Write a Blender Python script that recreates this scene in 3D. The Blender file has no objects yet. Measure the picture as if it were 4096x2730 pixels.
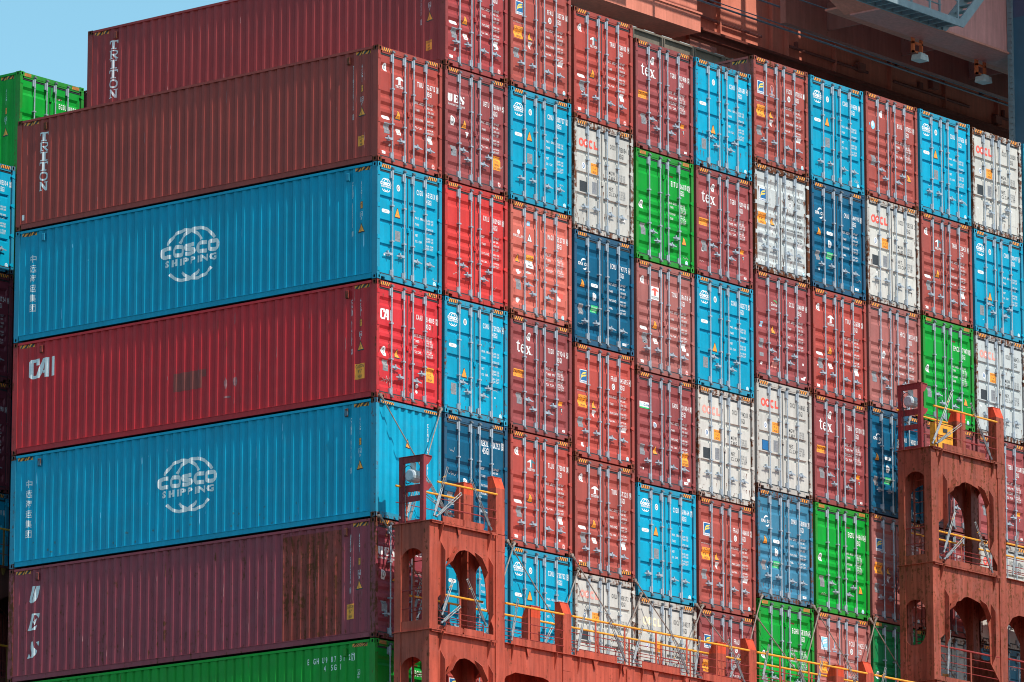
import bpy, bmesh, math, random
from mathutils import Vector
random.seed(7)
C = bpy.context.scene.collection
PI = math.pi
Z0 = 40.0                      # height of the datum (top of the corner stack's upper tier) above the water

# ------------------------------------------------------------------ camera
CX, CY, CZ = -98.3517, -84.43198, -34.58856 + Z0
YAW, PIT, ROL = (math.radians(a) for a in (50.793387, 11.8615557, -0.01266))
F_ = Vector((math.sin(YAW)*math.cos(PIT), math.cos(YAW)*math.cos(PIT), math.sin(PIT)))
R_ = Vector((math.cos(YAW), -math.sin(YAW), 0)); U_ = R_.cross(F_)
cam = bpy.data.cameras.new('camera'); cam_o = bpy.data.objects.new('camera', cam); C.objects.link(cam_o)
cam.sensor_width = 36.0; cam.lens = 22034.67/4096*36.0
cam.clip_start = 1.0; cam.clip_end = 6000
from mathutils import Matrix
m = Matrix((R_, U_, -F_)).transposed().to_4x4(); m.translation = Vector((CX, CY, CZ)); cam_o.matrix_world = m
bpy.context.scene.camera = cam_o

# ------------------------------------------------------------------ light
SUN_EL = math.radians(52); SUNX = -0.062
sdir = Vector((SUNX*math.cos(SUN_EL), -math.cos(SUN_EL), math.sin(SUN_EL))).normalized()
sun = bpy.data.lights.new('sun', 'SUN'); sun.energy = 4.2; sun.angle = math.radians(0.5); sun.color = (1.0, 0.95, 0.87)
sun_o = bpy.data.objects.new('sun', sun); C.objects.link(sun_o)
sun_o.rotation_euler = sdir.to_track_quat('Z', 'Y').to_euler(); sun_o.location = (0, -60, 120)
w = bpy.data.worlds.new('World'); bpy.context.scene.world = w; w.use_nodes = True
nt = w.node_tree; nt.nodes.clear()
sky = nt.nodes.new('ShaderNodeTexSky'); sky.sky_type = 'NISHITA'; sky.sun_disc = False
sky.sun_elevation = SUN_EL; sky.sun_rotation = math.atan2(sdir.x, sdir.y)
sky.altitude = 0; sky.air_density = 1.0; sky.dust_density = 0.8; sky.ozone_density = 1.0
bg = nt.nodes.new('ShaderNodeBackground'); bg.inputs[1].default_value = 0.15
hs = nt.nodes.new('ShaderNodeHueSaturation'); hs.inputs['Hue'].default_value = 0.468; hs.inputs['Saturation'].default_value = 1.14
nt.links.new(sky.outputs[0], hs.inputs['Color']); nt.links.new(hs.outputs[0], bg.inputs[0])
wo = nt.nodes.new('ShaderNodeOutputWorld'); nt.links.new(bg.outputs[0], wo.inputs[0])
vs = bpy.context.scene.view_settings
vs.view_transform = 'Standard'; vs.look = 'None'; vs.gamma = 1.0; vs.exposure = 0.28
bpy.context.scene.cycles.use_denoising = True; bpy.context.scene.cycles.filter_width = 1.05
bpy.context.scene.cycles.max_bounces = 6; bpy.context.scene.cycles.diffuse_bounces = 3

# ------------------------------------------------------------------ materials
def new_mat(name):
    m = bpy.data.materials.new(name); m.use_nodes = True
    return m, m.node_tree, m.node_tree.nodes['Principled BSDF']
def flat(name, col, rough=0.6, metal=0.0, var=0.12, scale=6.0):
    m, t, b = new_mat(name)
    n = t.nodes.new('ShaderNodeTexNoise'); n.inputs['Scale'].default_value = scale; n.inputs['Detail'].default_value = 5
    g = t.nodes.new('ShaderNodeNewGeometry'); t.links.new(g.outputs['Position'], n.inputs['Vector'])
    mr = t.nodes.new('ShaderNodeMapRange'); mr.inputs[1].default_value = .3; mr.inputs[2].default_value = .7
    mr.inputs[3].default_value = 1-var; mr.inputs[4].default_value = 1+var*.5; t.links.new(n.outputs[0], mr.inputs[0])
    mx = t.nodes.new('ShaderNodeVectorMath'); mx.operation = 'SCALE'; mx.inputs[0].default_value = col
    t.links.new(mr.outputs[0], mx.inputs['Scale']); t.links.new(mx.outputs[0], b.inputs['Base Color'])
    b.inputs['Roughness'].default_value = rough; b.inputs['Metallic'].default_value = metal
    return m
def paint(name, rough=0.42, base=None, rustamt=None, streak=1.0, bump=0.0):
    """painted steel: colour from the object's own colour, its alpha says how worn it is"""
    m, t, b = new_mat(name); N, L = t.nodes, t.links
    geo = N.new('ShaderNodeNewGeometry'); oi = N.new('ShaderNodeObjectInfo')
    def noise(sc, vec, det=4, rough=.55):
        n = N.new('ShaderNodeTexNoise'); n.inputs['Scale'].default_value = sc; n.inputs['Detail'].default_value = det
        n.inputs['Roughness'].default_value = rough; L.new(vec, n.inputs['Vector']); return n.outputs[0]
    def mr(v, a, b_, c, d):
        r = N.new('ShaderNodeMapRange'); L.new(v, r.inputs[0])
        for i, q in zip((1, 2, 3, 4), (a, b_, c, d)):
            if isinstance(q, (int, float)): r.inputs[i].default_value = q
            else: L.new(q, r.inputs[i])
        return r.outputs[0]
    def mth(op, a, b_):
        r = N.new('ShaderNodeMath'); r.operation = op
        for i, q in enumerate((a, b_)):
            if isinstance(q, (int, float)): r.inputs[i].default_value = q
            else: L.new(q, r.inputs[i])
        return r.outputs[0]
    pos = geo.outputs['Position']
    st = N.new('ShaderNodeVectorMath'); st.operation = 'MULTIPLY'; L.new(pos, st.inputs[0]); st.inputs[1].default_value = (5.0, 5.0, .45)
    wide = noise(.9, pos, 3); fine = noise(9.0, pos, 6, .65); strk = noise(1.6, st.outputs[0], 5, .6)
    if base is None: col, alpha = oi.outputs['Color'], oi.outputs['Alpha']
    else:
        rgb = N.new('ShaderNodeRGB'); rgb.outputs[0].default_value = (*base, 1); col = rgb.outputs[0]
        v = N.new('ShaderNodeValue'); v.outputs[0].default_value = rustamt; alpha = v.outputs[0]
    # fading and grime
    k = mth('MULTIPLY', mr(wide, .3, .7, .88, 1.08), mr(strk, .35, .7, 1.0, 1.0-.16*streak))
    k = mth('MULTIPLY', k, mr(fine, .35, .7, 1.02, .95))
    sc = N.new('ShaderNodeVectorMath'); sc.operation = 'SCALE'; L.new(col, sc.inputs[0]); L.new(k, sc.inputs['Scale'])
    # chalking
    ch = N.new('ShaderNodeMix'); ch.data_type = 'RGBA'; L.new(mth('MULTIPLY', mr(noise(2.3, pos, 5, .6), .5, .75, 0, .05), mth('ADD', alpha, .25)), ch.inputs[0])
    L.new(sc.outputs[0], ch.inputs[6]); ch.inputs[7].default_value = (.5, .46, .42, 1)
    # rust: patches and runs, more of it with more wear
    rn = mth('ADD', mth('MULTIPLY', fine, .45), mth('MULTIPLY', noise(2.0, st.outputs[0], 6, .7), .55))
    lo = mr(alpha, 0, 1, .74, .40); hi = mth('ADD', lo, .05)
    rust = N.new('ShaderNodeMapRange'); L.new(rn, rust.inputs[0]); L.new(lo, rust.inputs[1]); L.new(hi, rust.inputs[2])
    rc = N.new('ShaderNodeMix'); rc.data_type = 'RGBA'; L.new(fine, rc.inputs[0])
    rc.inputs[6].default_value = (.045, .017, .010, 1); rc.inputs[7].default_value = (.17, .055, .022, 1)
    mx = N.new('ShaderNodeMix'); mx.data_type = 'RGBA'; L.new(rust.outputs[0], mx.inputs[0]); L.new(ch.outputs[2], mx.inputs[6]); L.new(rc.outputs[2], mx.inputs[7])
    L.new(mx.outputs[2], b.inputs['Base Color'])
    L.new(mth('ADD', mth('MULTIPLY', rust.outputs[0], .4), mr(wide, .3, .7, rough-.06, rough+.1)), b.inputs['Roughness'])
    b.inputs['Specular IOR Level'].default_value = .18
    if bump:
        bp = N.new('ShaderNodeBump'); bp.inputs['Strength'].default_value = bump; bp.inputs['Distance'].default_value = .02
        L.new(noise(1.7, pos, 3), bp.inputs['Height']); L.new(bp.outputs[0], b.inputs['Normal'])
    return m
M_PAINT = paint('container_paint', bump=.35)
M_CAST = paint('casting_paint', rough=.55, streak=1.6)
M_BRIDGE = paint('red_lead_deck_paint', rough=.55, streak=3.0, bump=.4)
M_CRANE = paint('crane_paint', rough=.5, streak=1.4)
M_HOLE_SHADE = flat('painted_hole_shade', (.006, .006, .007), .9)  # near-black colour stands in for shade inside casting slots and sill notches
M_GASKET = flat('rubber_gasket', (.028, .032, .036), .6)
M_GALV = flat('galvanised_steel', (.39, .44, .49), .42, .25, .22, 14)
M_GALVD = flat('dark_galvanised_steel', (.20, .22, .24), .5, .4, .4, 14)
M_ROD = flat('greasy_lashing_steel', (.30, .24, .20), .55, .3, .4, 10)
M_WHITE = flat('white_marking', (.80, .80, .79), .6, 0, .10, 20)
M_DIMW = flat('worn_white_marking', (.55, .50, .48), .6, 0, .35, 20)
M_BLACK = flat('black_marking', (.03, .035, .04), .6, 0, .2, 20)
M_GREYT = flat('grey_marking', (.20, .21, .22), .6, 0, .3, 20)
M_YEL = flat('amber_sticker', (.96, .34, .028), .5, 0, .12, 12)
M_PLATE = flat('aluminium_plate', (.33, .32, .33), .4, .35, .3, 22)
M_OOR = flat('coral_red_marking', (.82, .10, .07), .55, 0, .1, 20)
M_OOP = flat('faded_pink_marking', (.80, .33, .27), .55, 0, .2, 20)
M_OOY = flat('faded_cream_marking', (.83, .72, .50), .55, 0, .2, 20)
M_FBLUE = flat('deep_blue_marking', (.01, .13, .33), .55, 0, .1, 20)
M_FYEL = flat('yellow_marking', (.85, .62, .10), .55, 0, .1, 20)
M_GRN = flat('green_sticker', (.03, .50, .16), .55, 0, .1, 20)
M_MAG = flat('magenta_sticker', (.70, .02, .20), .55, 0, .1, 20)
M_LBL = flat('pale_blue_sticker', (.25, .62, .85), .55, 0, .1, 20)
M_SCUF = flat('rubbed_paint', (.42, .16, .16), .7, 0, .5, 9)
M_RUSTD = flat('rust', (.16, .055, .024), .9, 0, .6, 18)
M_TURN = flat('worn_turnbuckle_steel', (.27, .28, .27), .5, .3, .4, 16)
M_TEAL = flat('dark_teal_marking', (.05, .18, .22), .55, 0, .1, 20)
M_RAILY = flat('yellow_rail_paint', (.78, .36, .03), .45, 0, .25, 8)
M_RAILR = paint('red_rail_paint', rough=.5, base=(.28, .040, .036), rustamt=.35)
M_LAMP = flat('pale_lamp_housing', (.52, .58, .58), .4, 0, .15, 8)
M_CABLE = flat('wire_rope', (.22, .23, .26), .35, .6, .3, 10)
M_GREYP = flat('grey_gangway_paint', (.21, .26, .28), .5, .1, .2, 5)
M_BLUEP = flat('slate_blue_leg_paint', (.045, .125, .185), .5, 0, .12, 2)

# ------------------------------------------------------------------ mesh helpers
class MB:
    def __init__(s): s.v = []; s.f = []; s.m = []
    def face(s, pts, mi=0):
        n = len(s.v); s.v += [tuple(p) for p in pts]; s.f.append(tuple(range(n, n+len(pts)))); s.m.append(mi)
    def box(s, x0, x1, y0, y1, z0, z1, mi=0):
        n = len(s.v)
        s.v += [(x, y, z) for x in (x0, x1) for y in (y0, y1) for z in (z0, z1)]
        for f in ((0, 1, 3, 2), (4, 6, 7, 5), (0, 4, 5, 1), (2, 3, 7, 6), (0, 2, 6, 4), (1, 5, 7, 3)):
            s.f.append(tuple(n+i for i in f)); s.m.append(mi)
        return s
    def tube(s, a, b, r, n=8, mi=0, r2=None, cap=True):
        a = Vector(a); b = Vector(b); d = (b-a).normalized()
        u = d.cross(Vector((0, 0, 1)) if abs(d.z) < .9 else Vector((1, 0, 0))).normalized(); v = d.cross(u)
        r2 = r if r2 is None else r2; k = len(s.v)
        for q, rr in ((a, r), (b, r2)):
            for i in range(n):
                t = 2*PI*i/n; s.v.append(tuple(q+(u*math.cos(t)+v*math.sin(t))*rr))
        for i in range(n):
            j = (i+1) % n; s.f.append((k+i, k+j, k+n+j, k+n+i)); s.m.append(mi)
        if cap:
            s.f.append(tuple(k+i for i in range(n))[::-1]); s.m.append(mi)
            s.f.append(tuple(k+n+i for i in range(n))); s.m.append(mi)
        return s
    def path(s, pts, r, n=6, mi=0):
        for a, b in zip(pts, pts[1:]): s.tube(a, b, r, n, mi)
        return s
    def prism(s, pts, fn, a, b, mi=0):
        """extrude the polygon pts (2-D) between offsets a and b; fn(p,q,t) gives the 3-D point"""
        k = len(s.v); n = len(pts)
        s.v += [fn(p, q, a) for p, q in pts] + [fn(p, q, b) for p, q in pts]
        s.f.append(tuple(range(k, k+n))[::-1]); s.m.append(mi); s.f.append(tuple(range(k+n, k+2*n))); s.m.append(mi)
        for i in range(n):
            j = (i+1) % n; s.f.append((k+i, k+j, k+n+j, k+n+i)); s.m.append(mi)
        return s
    def mesh(s, name, mats):
        me = bpy.data.meshes.new(name); me.from_pydata(s.v, [], s.f)
        for q in mats: me.materials.append(q)
        me.polygons.foreach_set('material_index', s.m)
        bm = bmesh.new(); bm.from_mesh(me); bmesh.ops.recalc_face_normals(bm, faces=bm.faces); bm.to_mesh(me); bm.free()
        me.update(); return me
def put(name, me, parent=None, loc=(0, 0, 0), col=None, rot=None):
    o = bpy.data.objects.new(name, me); C.objects.link(o); o.location = loc
    if rot: o.rotation_euler = rot
    if parent: o.parent = parent
    if col: o.color = col
    return o
def thing(name, label, cat, loc, group=None):
    o = bpy.data.objects.new(name, None); C.objects.link(o); o.location = loc; o.empty_display_size = .3
    o['label'] = label; o['category'] = cat
    if group: o['group'] = group
    return o
def tag(o, label, cat, group=None):
    o['label'] = label; o['category'] = cat
    if group: o['group'] = group
    return o
def plate_holes(outer, holes, fn, t0, t1, name, mats):
    """a plate with cut-outs: outline and holes in 2-D, thickness t0..t1"""
    bm = bmesh.new(); edges = []
    for loop in [outer]+holes:
        vs_ = [bm.verts.new((p, q, 0)) for p, q in loop]
        for i in range(len(vs_)): edges.append(bm.edges.new((vs_[i], vs_[(i+1) % len(vs_)])))
    bmesh.ops.triangle_fill(bm, use_beauty=True, edges=edges, use_dissolve=False)
    bound = [e for e in bm.edges if len(e.link_faces) == 1]
    flat_v = {v: (v.co.x, v.co.y) for v in bm.verts}
    faces = list(bm.faces); back = {v: bm.verts.new((*flat_v[v], 1)) for v in list(flat_v)}
    for f in faces: bm.faces.new([back[v] for v in f.verts][::-1])
    for e in bound:
        a, b = e.verts; bm.faces.new((a, b, back[b], back[a]))
    for v in bm.verts: v.co = fn(v.co.x, v.co.y, t0 if v.co.z < .5 else t1)
    bmesh.ops.recalc_face_normals(bm, faces=bm.faces)
    me = bpy.data.meshes.new(name); bm.to_mesh(me); bm.free()
    for q in mats: me.materials.append(q)
    return me

# ------------------------------------------------------------------ lettering: 2-D shapes as (verts, faces)
CHARS = sorted(set("ABCDEFGHIJKLMNOPQRSTUVWXYZabcdefghijklmnopqrstuvwxyz0123456789.,'\"-/&中远海运集团"))
def load_glyphs(off):
    obs = []
    for ch in CHARS:
        cu = bpy.data.curves.new('glyph', 'FONT'); cu.body = ch; cu.size = 1; cu.resolution_u = 2; cu.fill_mode = 'FRONT'; cu.offset = off
        o = bpy.data.objects.new('glyph', cu); C.objects.link(o); obs.append((ch, o, cu))
    bpy.context.view_layer.update(); dg = bpy.context.evaluated_depsgraph_get(); G = {}
    for ch, o, cu in obs:
        ev = o.evaluated_get(dg); me = ev.to_mesh(); me.calc_loop_triangles()
        G[ch] = ([(v.co.x, v.co.y) for v in me.vertices], [tuple(t.vertices) for t in me.loop_triangles]); ev.to_mesh_clear()
    for ch, o, cu in obs: bpy.data.objects.remove(o); bpy.data.curves.remove(cu)
    H = max(v[1] for v in G['H'][0]); out = {}
    for ch, (v, f) in G.items():
        if v:
            x0 = min(p[0] for p in v); wd = max(p[0] for p in v)-x0
            out[ch] = ([((p[0]-x0)/H, p[1]/H) for p in v], f, wd/H)
    return out
GLS = [load_glyphs(o_) for o_ in (0, .010, .018, .055)]; GL = GLS[0]
def text(s, x, z, h, cond=.62, bold=.05, gap=.16, center=False, right=False, ital=0.0, space=.45):
    vv, ff = [], []; cx = 0
    for ch in s:
        if ch == ' ' or ch not in GL: cx += space; continue
        v, f, wd = GLS[0 if bold < .01 else 1 if bold < .045 else 2 if bold < .085 else 3][ch]
        c = cond
        n = len(vv); vv += [(cx+p[0]*c+p[1]*ital, p[1]) for p in v]; ff += [tuple(i+n for i in t) for t in f]
        cx += wd*c+gap
    wid = (cx-gap)*h; x0 = x-(wid/2 if center else wid if right else 0)
    return [(x0+p[0]*h, z+p[1]*h) for p in vv], ff
def fit(s, x0, x1, z, h, **k):
    """text stretched to run from x0 to x1"""
    v, f = text(s, 0, 0, 1, **k); a = min(p[0] for p in v); b = max(p[0] for p in v)
    return [(x0+(p[0]-a)/(b-a)*(x1-x0), z+p[1]*h) for p in v], f
def poly(pts): return list(pts), [tuple(range(len(pts)))]
def rect(x0, z0, x1, z1): return poly([(x0, z0), (x1, z0), (x1, z1), (x0, z1)])
def ell(cx, cz, rx, rz, n=20): return poly([(cx+rx*math.cos(2*PI*i/n), cz+rz*math.sin(2*PI*i/n)) for i in range(n)])
def arc(cx, cz, rx, rz, w_, a0, a1, n=14, taper=False):
    v = []; f = []
    for i in range(n+1):
        t = math.radians(a0+(a1-a0)*i/n); ww = w_*(math.sin(PI*i/n)*.9+.1) if taper else w_
        v += [(cx+(rx-ww/2)*math.cos(t), cz+(rz-ww/2)*math.sin(t)), (cx+(rx+ww/2)*math.cos(t), cz+(rz+ww/2)*math.sin(t))]
        if i: f.append((2*i-2, 2*i-1, 2*i+1, 2*i))
    return v, f
def join(*sh):
    vv, ff = [], []
    for v, f in sh:
        n = len(vv); vv += v; ff += [tuple(i+n for i in t) for t in f]
    return vv, ff
def place(sh, x0, z0, sx, sz): return [(x0+p[0]*sx, z0+p[1]*sz) for p in sh[0]], sh[1]
def boxframe(x0, z0, x1, z1, w_): return join(rect(x0, z0, x1, z0+w_), rect(x0, z1-w_, x1, z1), rect(x0, z0+w_, x0+w_, z1-w_), rect(x1-w_, z0+w_, x1, z1-w_))
# slab-serif capitals, each in a unit box
SLAB = {
 'T': join(rect(0, .84, 1, 1), rect(0, .66, .13, .84), rect(.87, .66, 1, .84), rect(.38, .13, .62, .84), rect(.24, 0, .76, .13)),
 'R': join(rect(.12, .12, .34, .88), rect(0, 0, .46, .12), rect(0, .88, .7, 1), arc(.60, .72, .28, .22, .15, -95, 92), rect(.34, .45, .62, .56), poly([(.42, .46), (.62, .46), (.86, .12), (1, .12), (1, 0), (.70, 0)])),
 'I': join(rect(.36, .12, .64, .88), rect(.14, 0, .86, .12), rect(.14, .88, .86, 1)),
 'O': arc(.5, .5, .39, .41, .19, 0, 360, 22),
 'N': join(rect(.13, .1, .29, .9), rect(.71, .1, .87, .9), poly([(.05, 1), (.33, 1), (.87, .06), (.87, 0), (.66, 0), (.14, .9)]), rect(0, 0, .42, .11), rect(.58, .89, 1, 1)),
}
LET_t = join(rect(.28, .12, .52, .80), poly([(.52, 1.0), (.52, .8), (.28, .8)]), rect(.06, .66, .86, .76), arc(.62, .22, .23, .16, .12, 180, 325))
LET_e = join(arc(.5, .38, .36, .33, .13, 35, 180, 12), arc(.5, .38, .36, .33, .2, 180, 325, 12), rect(.2, .38, .92, .47), rect(.74, .44, .93, .56))
LET_x = join(poly([(.05, .76), (.35, .76), (.98, 0), (.66, 0)]), poly([(.68, .76), (.80, .76), (.30, 0), (.16, 0)]), rect(0, .72, .45, .78), rect(.6, .72, .95, .78), rect(0, 0, .40, .06), rect(.56, 0, 1.05, .06))
UES_U = join(poly([(0, 1), (.47, 1), (.47, .1), (.40, 0), (.2, .02), (.05, .12), (0, .3)]), poly([(.56, 1), (1, 1), (1, .32), (.94, .12), (.8, .02), (.60, .0), (.56, .08)]))
UES_E = join(rect(0, 0, .45, 1), poly([(.45, 1), (1, 1), (1, .70), (.62, .9), (.45, .9)]), poly([(.5, .5), (.8, .72), (.8, .28)]), poly([(.45, 0), (1, 0), (1, .3), (.62, .1), (.45, .1)]))
UES_S = join(poly([(0, .97), (.25, 1), (.60, .62), (1, .42), (.98, .2), (.8, .03), (.62, 0), (.5, .06), (.50, .30), (.1, .56), (0, .76)]), poly([(1, 1), (1, .70), (.6, .95)]), poly([(0, 0), (0, .3), (.38, .04)]))
def slabword(s, x, z, w_, h, gap=.06):
    out = []; n = len(s)
    for i, ch in enumerate(s):
        out.append(place(SLAB[ch], x+i*w_/n, z, w_/n*(1-gap*2), h))
    return join(*out)
def stroke(pts, w_, x0, z0, sx, sz):
    v = []; f = []; n = len(pts); P = [(x0+p[0]*sx, z0+p[1]*sz) for p in pts]
    for i, (x, z) in enumerate(P):
        a = P[max(i-1, 0)]; b = P[min(i+1, n-1)]; dx, dz = b[0]-a[0], b[1]-a[1]; l = math.hypot(dx, dz) or 1
        nx, nz = -dz/l*w_/2, dx/l*w_/2; v += [(x+nx, z+nz), (x-nx, z-nz)]
        if i: f.append((2*i-2, 2*i-1, 2*i+1, 2*i))
    return v, f
def sup(a0, a1, n=20, e=.62):
    out = []
    for i in range(n+1):
        t = math.radians(a0+(a1-a0)*i/n); c_, s_ = math.cos(t), math.sin(t)
        out.append((.5+.5*math.copysign(abs(c_)**e, c_), .5+.5*math.copysign(abs(s_)**e, s_)))
    return out
WIDE = {'C': [(1, 1)]+sup(80, 280)+[(1, 0)], 'O': sup(0, 360, 26), 'S': [(1, 1), (.3, 1), (.06, .92), (0, .76), (.06, .60), (.3, .53), (.7, .47), (.94, .40), (1, .24), (.94, .08), (.7, 0), (0, 0)]}
def globe(cx, cz, r, sx=1.0):
    """two crossing meridians above and below the lettering"""
    out = []
    for o_ in (-.22, .22):
        out.append(arc(cx+o_*r*sx, cz, .72*r*sx, .97*r, .125*r, 30, 150, 14)); out.append(arc(cx+o_*r*sx, cz, .72*r*sx, .97*r, .125*r, 222, 318, 12))
    for i, ch in enumerate('COSCO'):
        out.append(stroke(WIDE[ch], .155*r, cx+(-1.03+.425*i)*r*sx, cz+.03*r, .315*r*sx, .33*r))
    out.append(fit('SHIPPING', cx-.94*r*sx, cx+.94*r*sx, cz-.36*r, .25*r, cond=.9, bold=.09, gap=.22))
    return join(*out)

# ------------------------------------------------------------------ surfaces that carry markings
W, LEN = 2.438, 12.192
def prof(v, pts):
    if v <= pts[0][0]: return pts[0][1]
    for (a, da), (b, db) in zip(pts, pts[1:]):
        if v <= b: return da+(db-da)*(v-a)/(b-a) if b > a else db
    return pts[-1][1]
SX0, SXD = .020, .040
def side_profile():
    pts = [(.178, 0)]; y = .24; pitch = .278
    while y+.21 < LEN-.178:
        pts += [(y, 0), (y+.068, 1), (y+.138, 1), (y+.206, 0)]; y += pitch
    pts.append((LEN-.178, 0)); return pts
SIDE_P = side_profile()
def wide_profile():
    pts = [(.178, 0)]; y = .204-.278/2+.278
    while y+.1 < LEN-.178: pts += [(y-.055, 0), (y-.025, 1), (y+.025, 1), (y+.055, 0)]; y += .278
    pts.append((LEN-.178, 0)); return pts
SIDE_W = wide_profile()
ENDW_P = [(.11, 0)]
_x = .16
while _x+.25 < 2.33:
    ENDW_P += [(_x, 0), (_x+.04, 1), (_x+.15, 1), (_x+.19, 0)]; _x += .26
ENDW_P.append((2.33, 0))
DY = .045
REC = {'A': ([(2.505, 2.275), (1.80, 1.61), (1.53, 1.34), (1.265, 1.09), (.995, .83), (.50, .27)], .072, .038),
       'B': ([(2.10, 1.995), (1.505, 1.40), (.915, .81)], .022, .045),
       'C': ([(2.10, 1.985), (1.555, 1.44), (1.00, .885), (.47, .355)][:3], .012, .045)}
def door_prof(kind, K):
    bands, sl, dep = REC[kind]; pts = [(.15*K, 0)]
    for a, b in sorted(bands, key=lambda q: q[0]):
        s = min(sl, (a-b)*.42); pts += [(b*K, 0), ((b+s)*K, 1), ((a-s)*K, 1), (a*K, 0)]
    pts.append((2.72*K, 0)); return pts, dep
DX = {0: [(.105, 0), (.15, 0), (.165, 1), (1.11, 1), (1.125, 0), (1.165, 0)], 1: [(1.20, 0), (1.235, 0), (1.25, 1), (2.215, 1), (2.245, 0), (2.312, 0)]}
class Surf:
    def __init__(s, kind, K=1.0, door='A'):
        s.kind = kind; s.key = (kind, round(K, 3), door); s.K = K
        if kind == 'door':
            s.pz, s.dep = door_prof(door, K)
            s.ub = [p[0] for q in DX.values() for p in q]; s.vb = [p[0] for p in s.pz]
        elif kind in ('side', 'sidew'): s.P = SIDE_P if kind == 'side' else SIDE_W; s.ub = [-p[0] for p in s.P]; s.vb = []
        elif kind == 'end': s.ub = [p[0] for p in ENDW_P]; s.vb = []
        else: s.ub = s.vb = []
    def map(s, u, v, lift):
        if s.kind == 'door':
            dx = prof(u, DX[0] if u < 1.18 else DX[1])
            return (u, DY+s.dep*dx*prof(v, s.pz)-lift, v)
        if s.kind in ('side', 'sidew'): return (SX0+SXD*prof(-u, s.P)-lift, -u, v)
        if s.kind == 'end': return (u, .03+.045*prof(u, ENDW_P)-lift, v)
        if s.kind == 'front': return (u, -lift, v)
        if s.kind == 'left': return (-lift, -u, v)
DEC = {}
def decal(name, surf, layers, parent, key=None):
    """layers: list of (material, (verts, faces)); wraps the shapes over the pressed steel"""
    k = (surf.key, key) if key else None
    me = DEC.get(k) if k else None
    if me is None:
        mats = []; bm = bmesh.new(); lay = bm.faces.layers.int.new('lay'); lz = bm.verts.layers.float.new('lz')
        K = surf.K
        for li, (mt, (v, f)) in enumerate(layers):
            if mt not in mats: mats.append(mt)
            vs_ = [bm.verts.new((p[0], p[1]*K, 0)) for p in v]
            par = list(range(len(v)))
            def root_(i):
                while par[i] != i: par[i] = par[par[i]]; i = par[i]
                return i
            for t in f:
                for i in t[1:]: par[root_(i)] = root_(t[0])
            ids = {}
            for i, q in enumerate(vs_): q[lz] = .003+.0016*li+.00016*(ids.setdefault(root_(i), len(ids)) % 7)
            for t in f:
                try: ff = bm.faces.new([vs_[i] for i in t]); ff.material_index = mats.index(mt)
                except ValueError: pass
        xs = [q.co.x for q in bm.verts]; ys = [q.co.y for q in bm.verts]
        for ax, br, lo, hi in ((0, surf.ub, min(xs), max(xs)), (1, surf.vb, min(ys), max(ys))):
            for b in br:
                if lo+1e-4 < b < hi-1e-4:
                    no = (1, 0, 0) if ax == 0 else (0, 1, 0); co = (b, 0, 0) if ax == 0 else (0, b, 0)
                    bmesh.ops.bisect_plane(bm, geom=bm.verts[:]+bm.edges[:]+bm.faces[:], plane_co=co, plane_no=no)
        bm.verts.ensure_lookup_table()
        for q in bm.verts: q.co = surf.map(q.co.x, q.co.y, q[lz])
        me = bpy.data.meshes.new(name); bm.to_mesh(me); bm.free()
        for q in mats: me.materials.append(q)
        if k: DEC[k] = me
    return put(name, me, parent)

# ------------------------------------------------------------------ container parts (shared meshes)
def casting_mesh():
    mb = MB(); a, b, c = .162, .178, .118
    mb2 = []
    def hole_face(fn, w_, h, hw, hh, d=.035):
        """rectangle w x h with a rounded slot"""
        n = 12; ring = []
        for i in range(n):
            t = 2*PI*i/n+PI/n; r = hw; cz = hh-hw
            ring.append((w_/2+r*math.cos(t), h/2+r*math.sin(t)+(cz if math.sin(t) > 0 else -cz)))
        out = []
        for p, q in ring:
            dx, dz = p-w_/2, q-h/2; s = min(w_/2/abs(dx) if dx else 9, h/2/abs(dz) if dz else 9); out.append((w_/2+dx*s, h/2+dz*s))
        for i in range(n):
            j = (i+1) % n
            mb.face([fn(*out[i], 0), fn(*out[j], 0), fn(*ring[j], 0), fn(*ring[i], 0)], 0)
            mb.face([fn(*ring[i], 0), fn(*ring[j], 0), fn(*ring[j], d), fn(*ring[i], d)], 1)
            # corner fill
            if abs(out[i][0]-out[j][0]) > 1e-6 and abs(out[i][1]-out[j][1]) > 1e-6:
                cxx = w_ if max(out[i][0], out[j][0]) > w_-1e-6 else 0; czz = h if max(out[i][1], out[j][1]) > h-1e-6 else 0
                mb.face([fn(*out[i], 0), fn(cxx, czz, 0), fn(*out[j], 0)], 0)
        mb.face([fn(p, q, d) for p, q in ring], 1)
    hole_face(lambda p, q, t: (p, t, q), a, c, .026, .040)
    hole_face(lambda p, q, t: (a-p, b-t, q), a, c, .026, .040)
    hole_face(lambda p, q, t: (t, b-p, q), b, c, .026, .040)
    hole_face(lambda p, q, t: (a-t, p, q), b, c, .026, .040)
    mb.face([(0, 0, 0), (a, 0, 0), (a, b, 0), (0, b, 0)]); mb.face([(0, 0, c), (a, 0, c), (a, b, c), (0, b, c)])
    return mb.mesh('corner_casting', [M_CAST, M_HOLE_SHADE])
ME_CAST = casting_mesh()
def frame_mesh(K):
    H = 2.896*K; mb = MB()
    mb.box(.004, .10, .004, .17, .118, H-.118); mb.box(W-.10, W-.004, .004, .17, .118, H-.118)
    mb.box(.162, W-.162, .012, .16, H-.125, H-.012)          # header
    mb.box(.162, W-.162, .020, .05, H-.165*K, H-.125)
    # sill with twistlock notches
    mb.box(.30, W-.30, .010, .16, .012, .135*K); mb.box(.162, .30, .010, .16, .075, .135*K); mb.box(W-.30, W-.162, .010, .16, .075, .135*K)
    mb.box(.162, .30, .10, .16, .012, .075, 1); mb.box(W-.30, W-.162, .10, .16, .012, .075, 1)
    return mb.mesh('door_frame', [M_PAINT, M_HOLE_SHADE])
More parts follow.
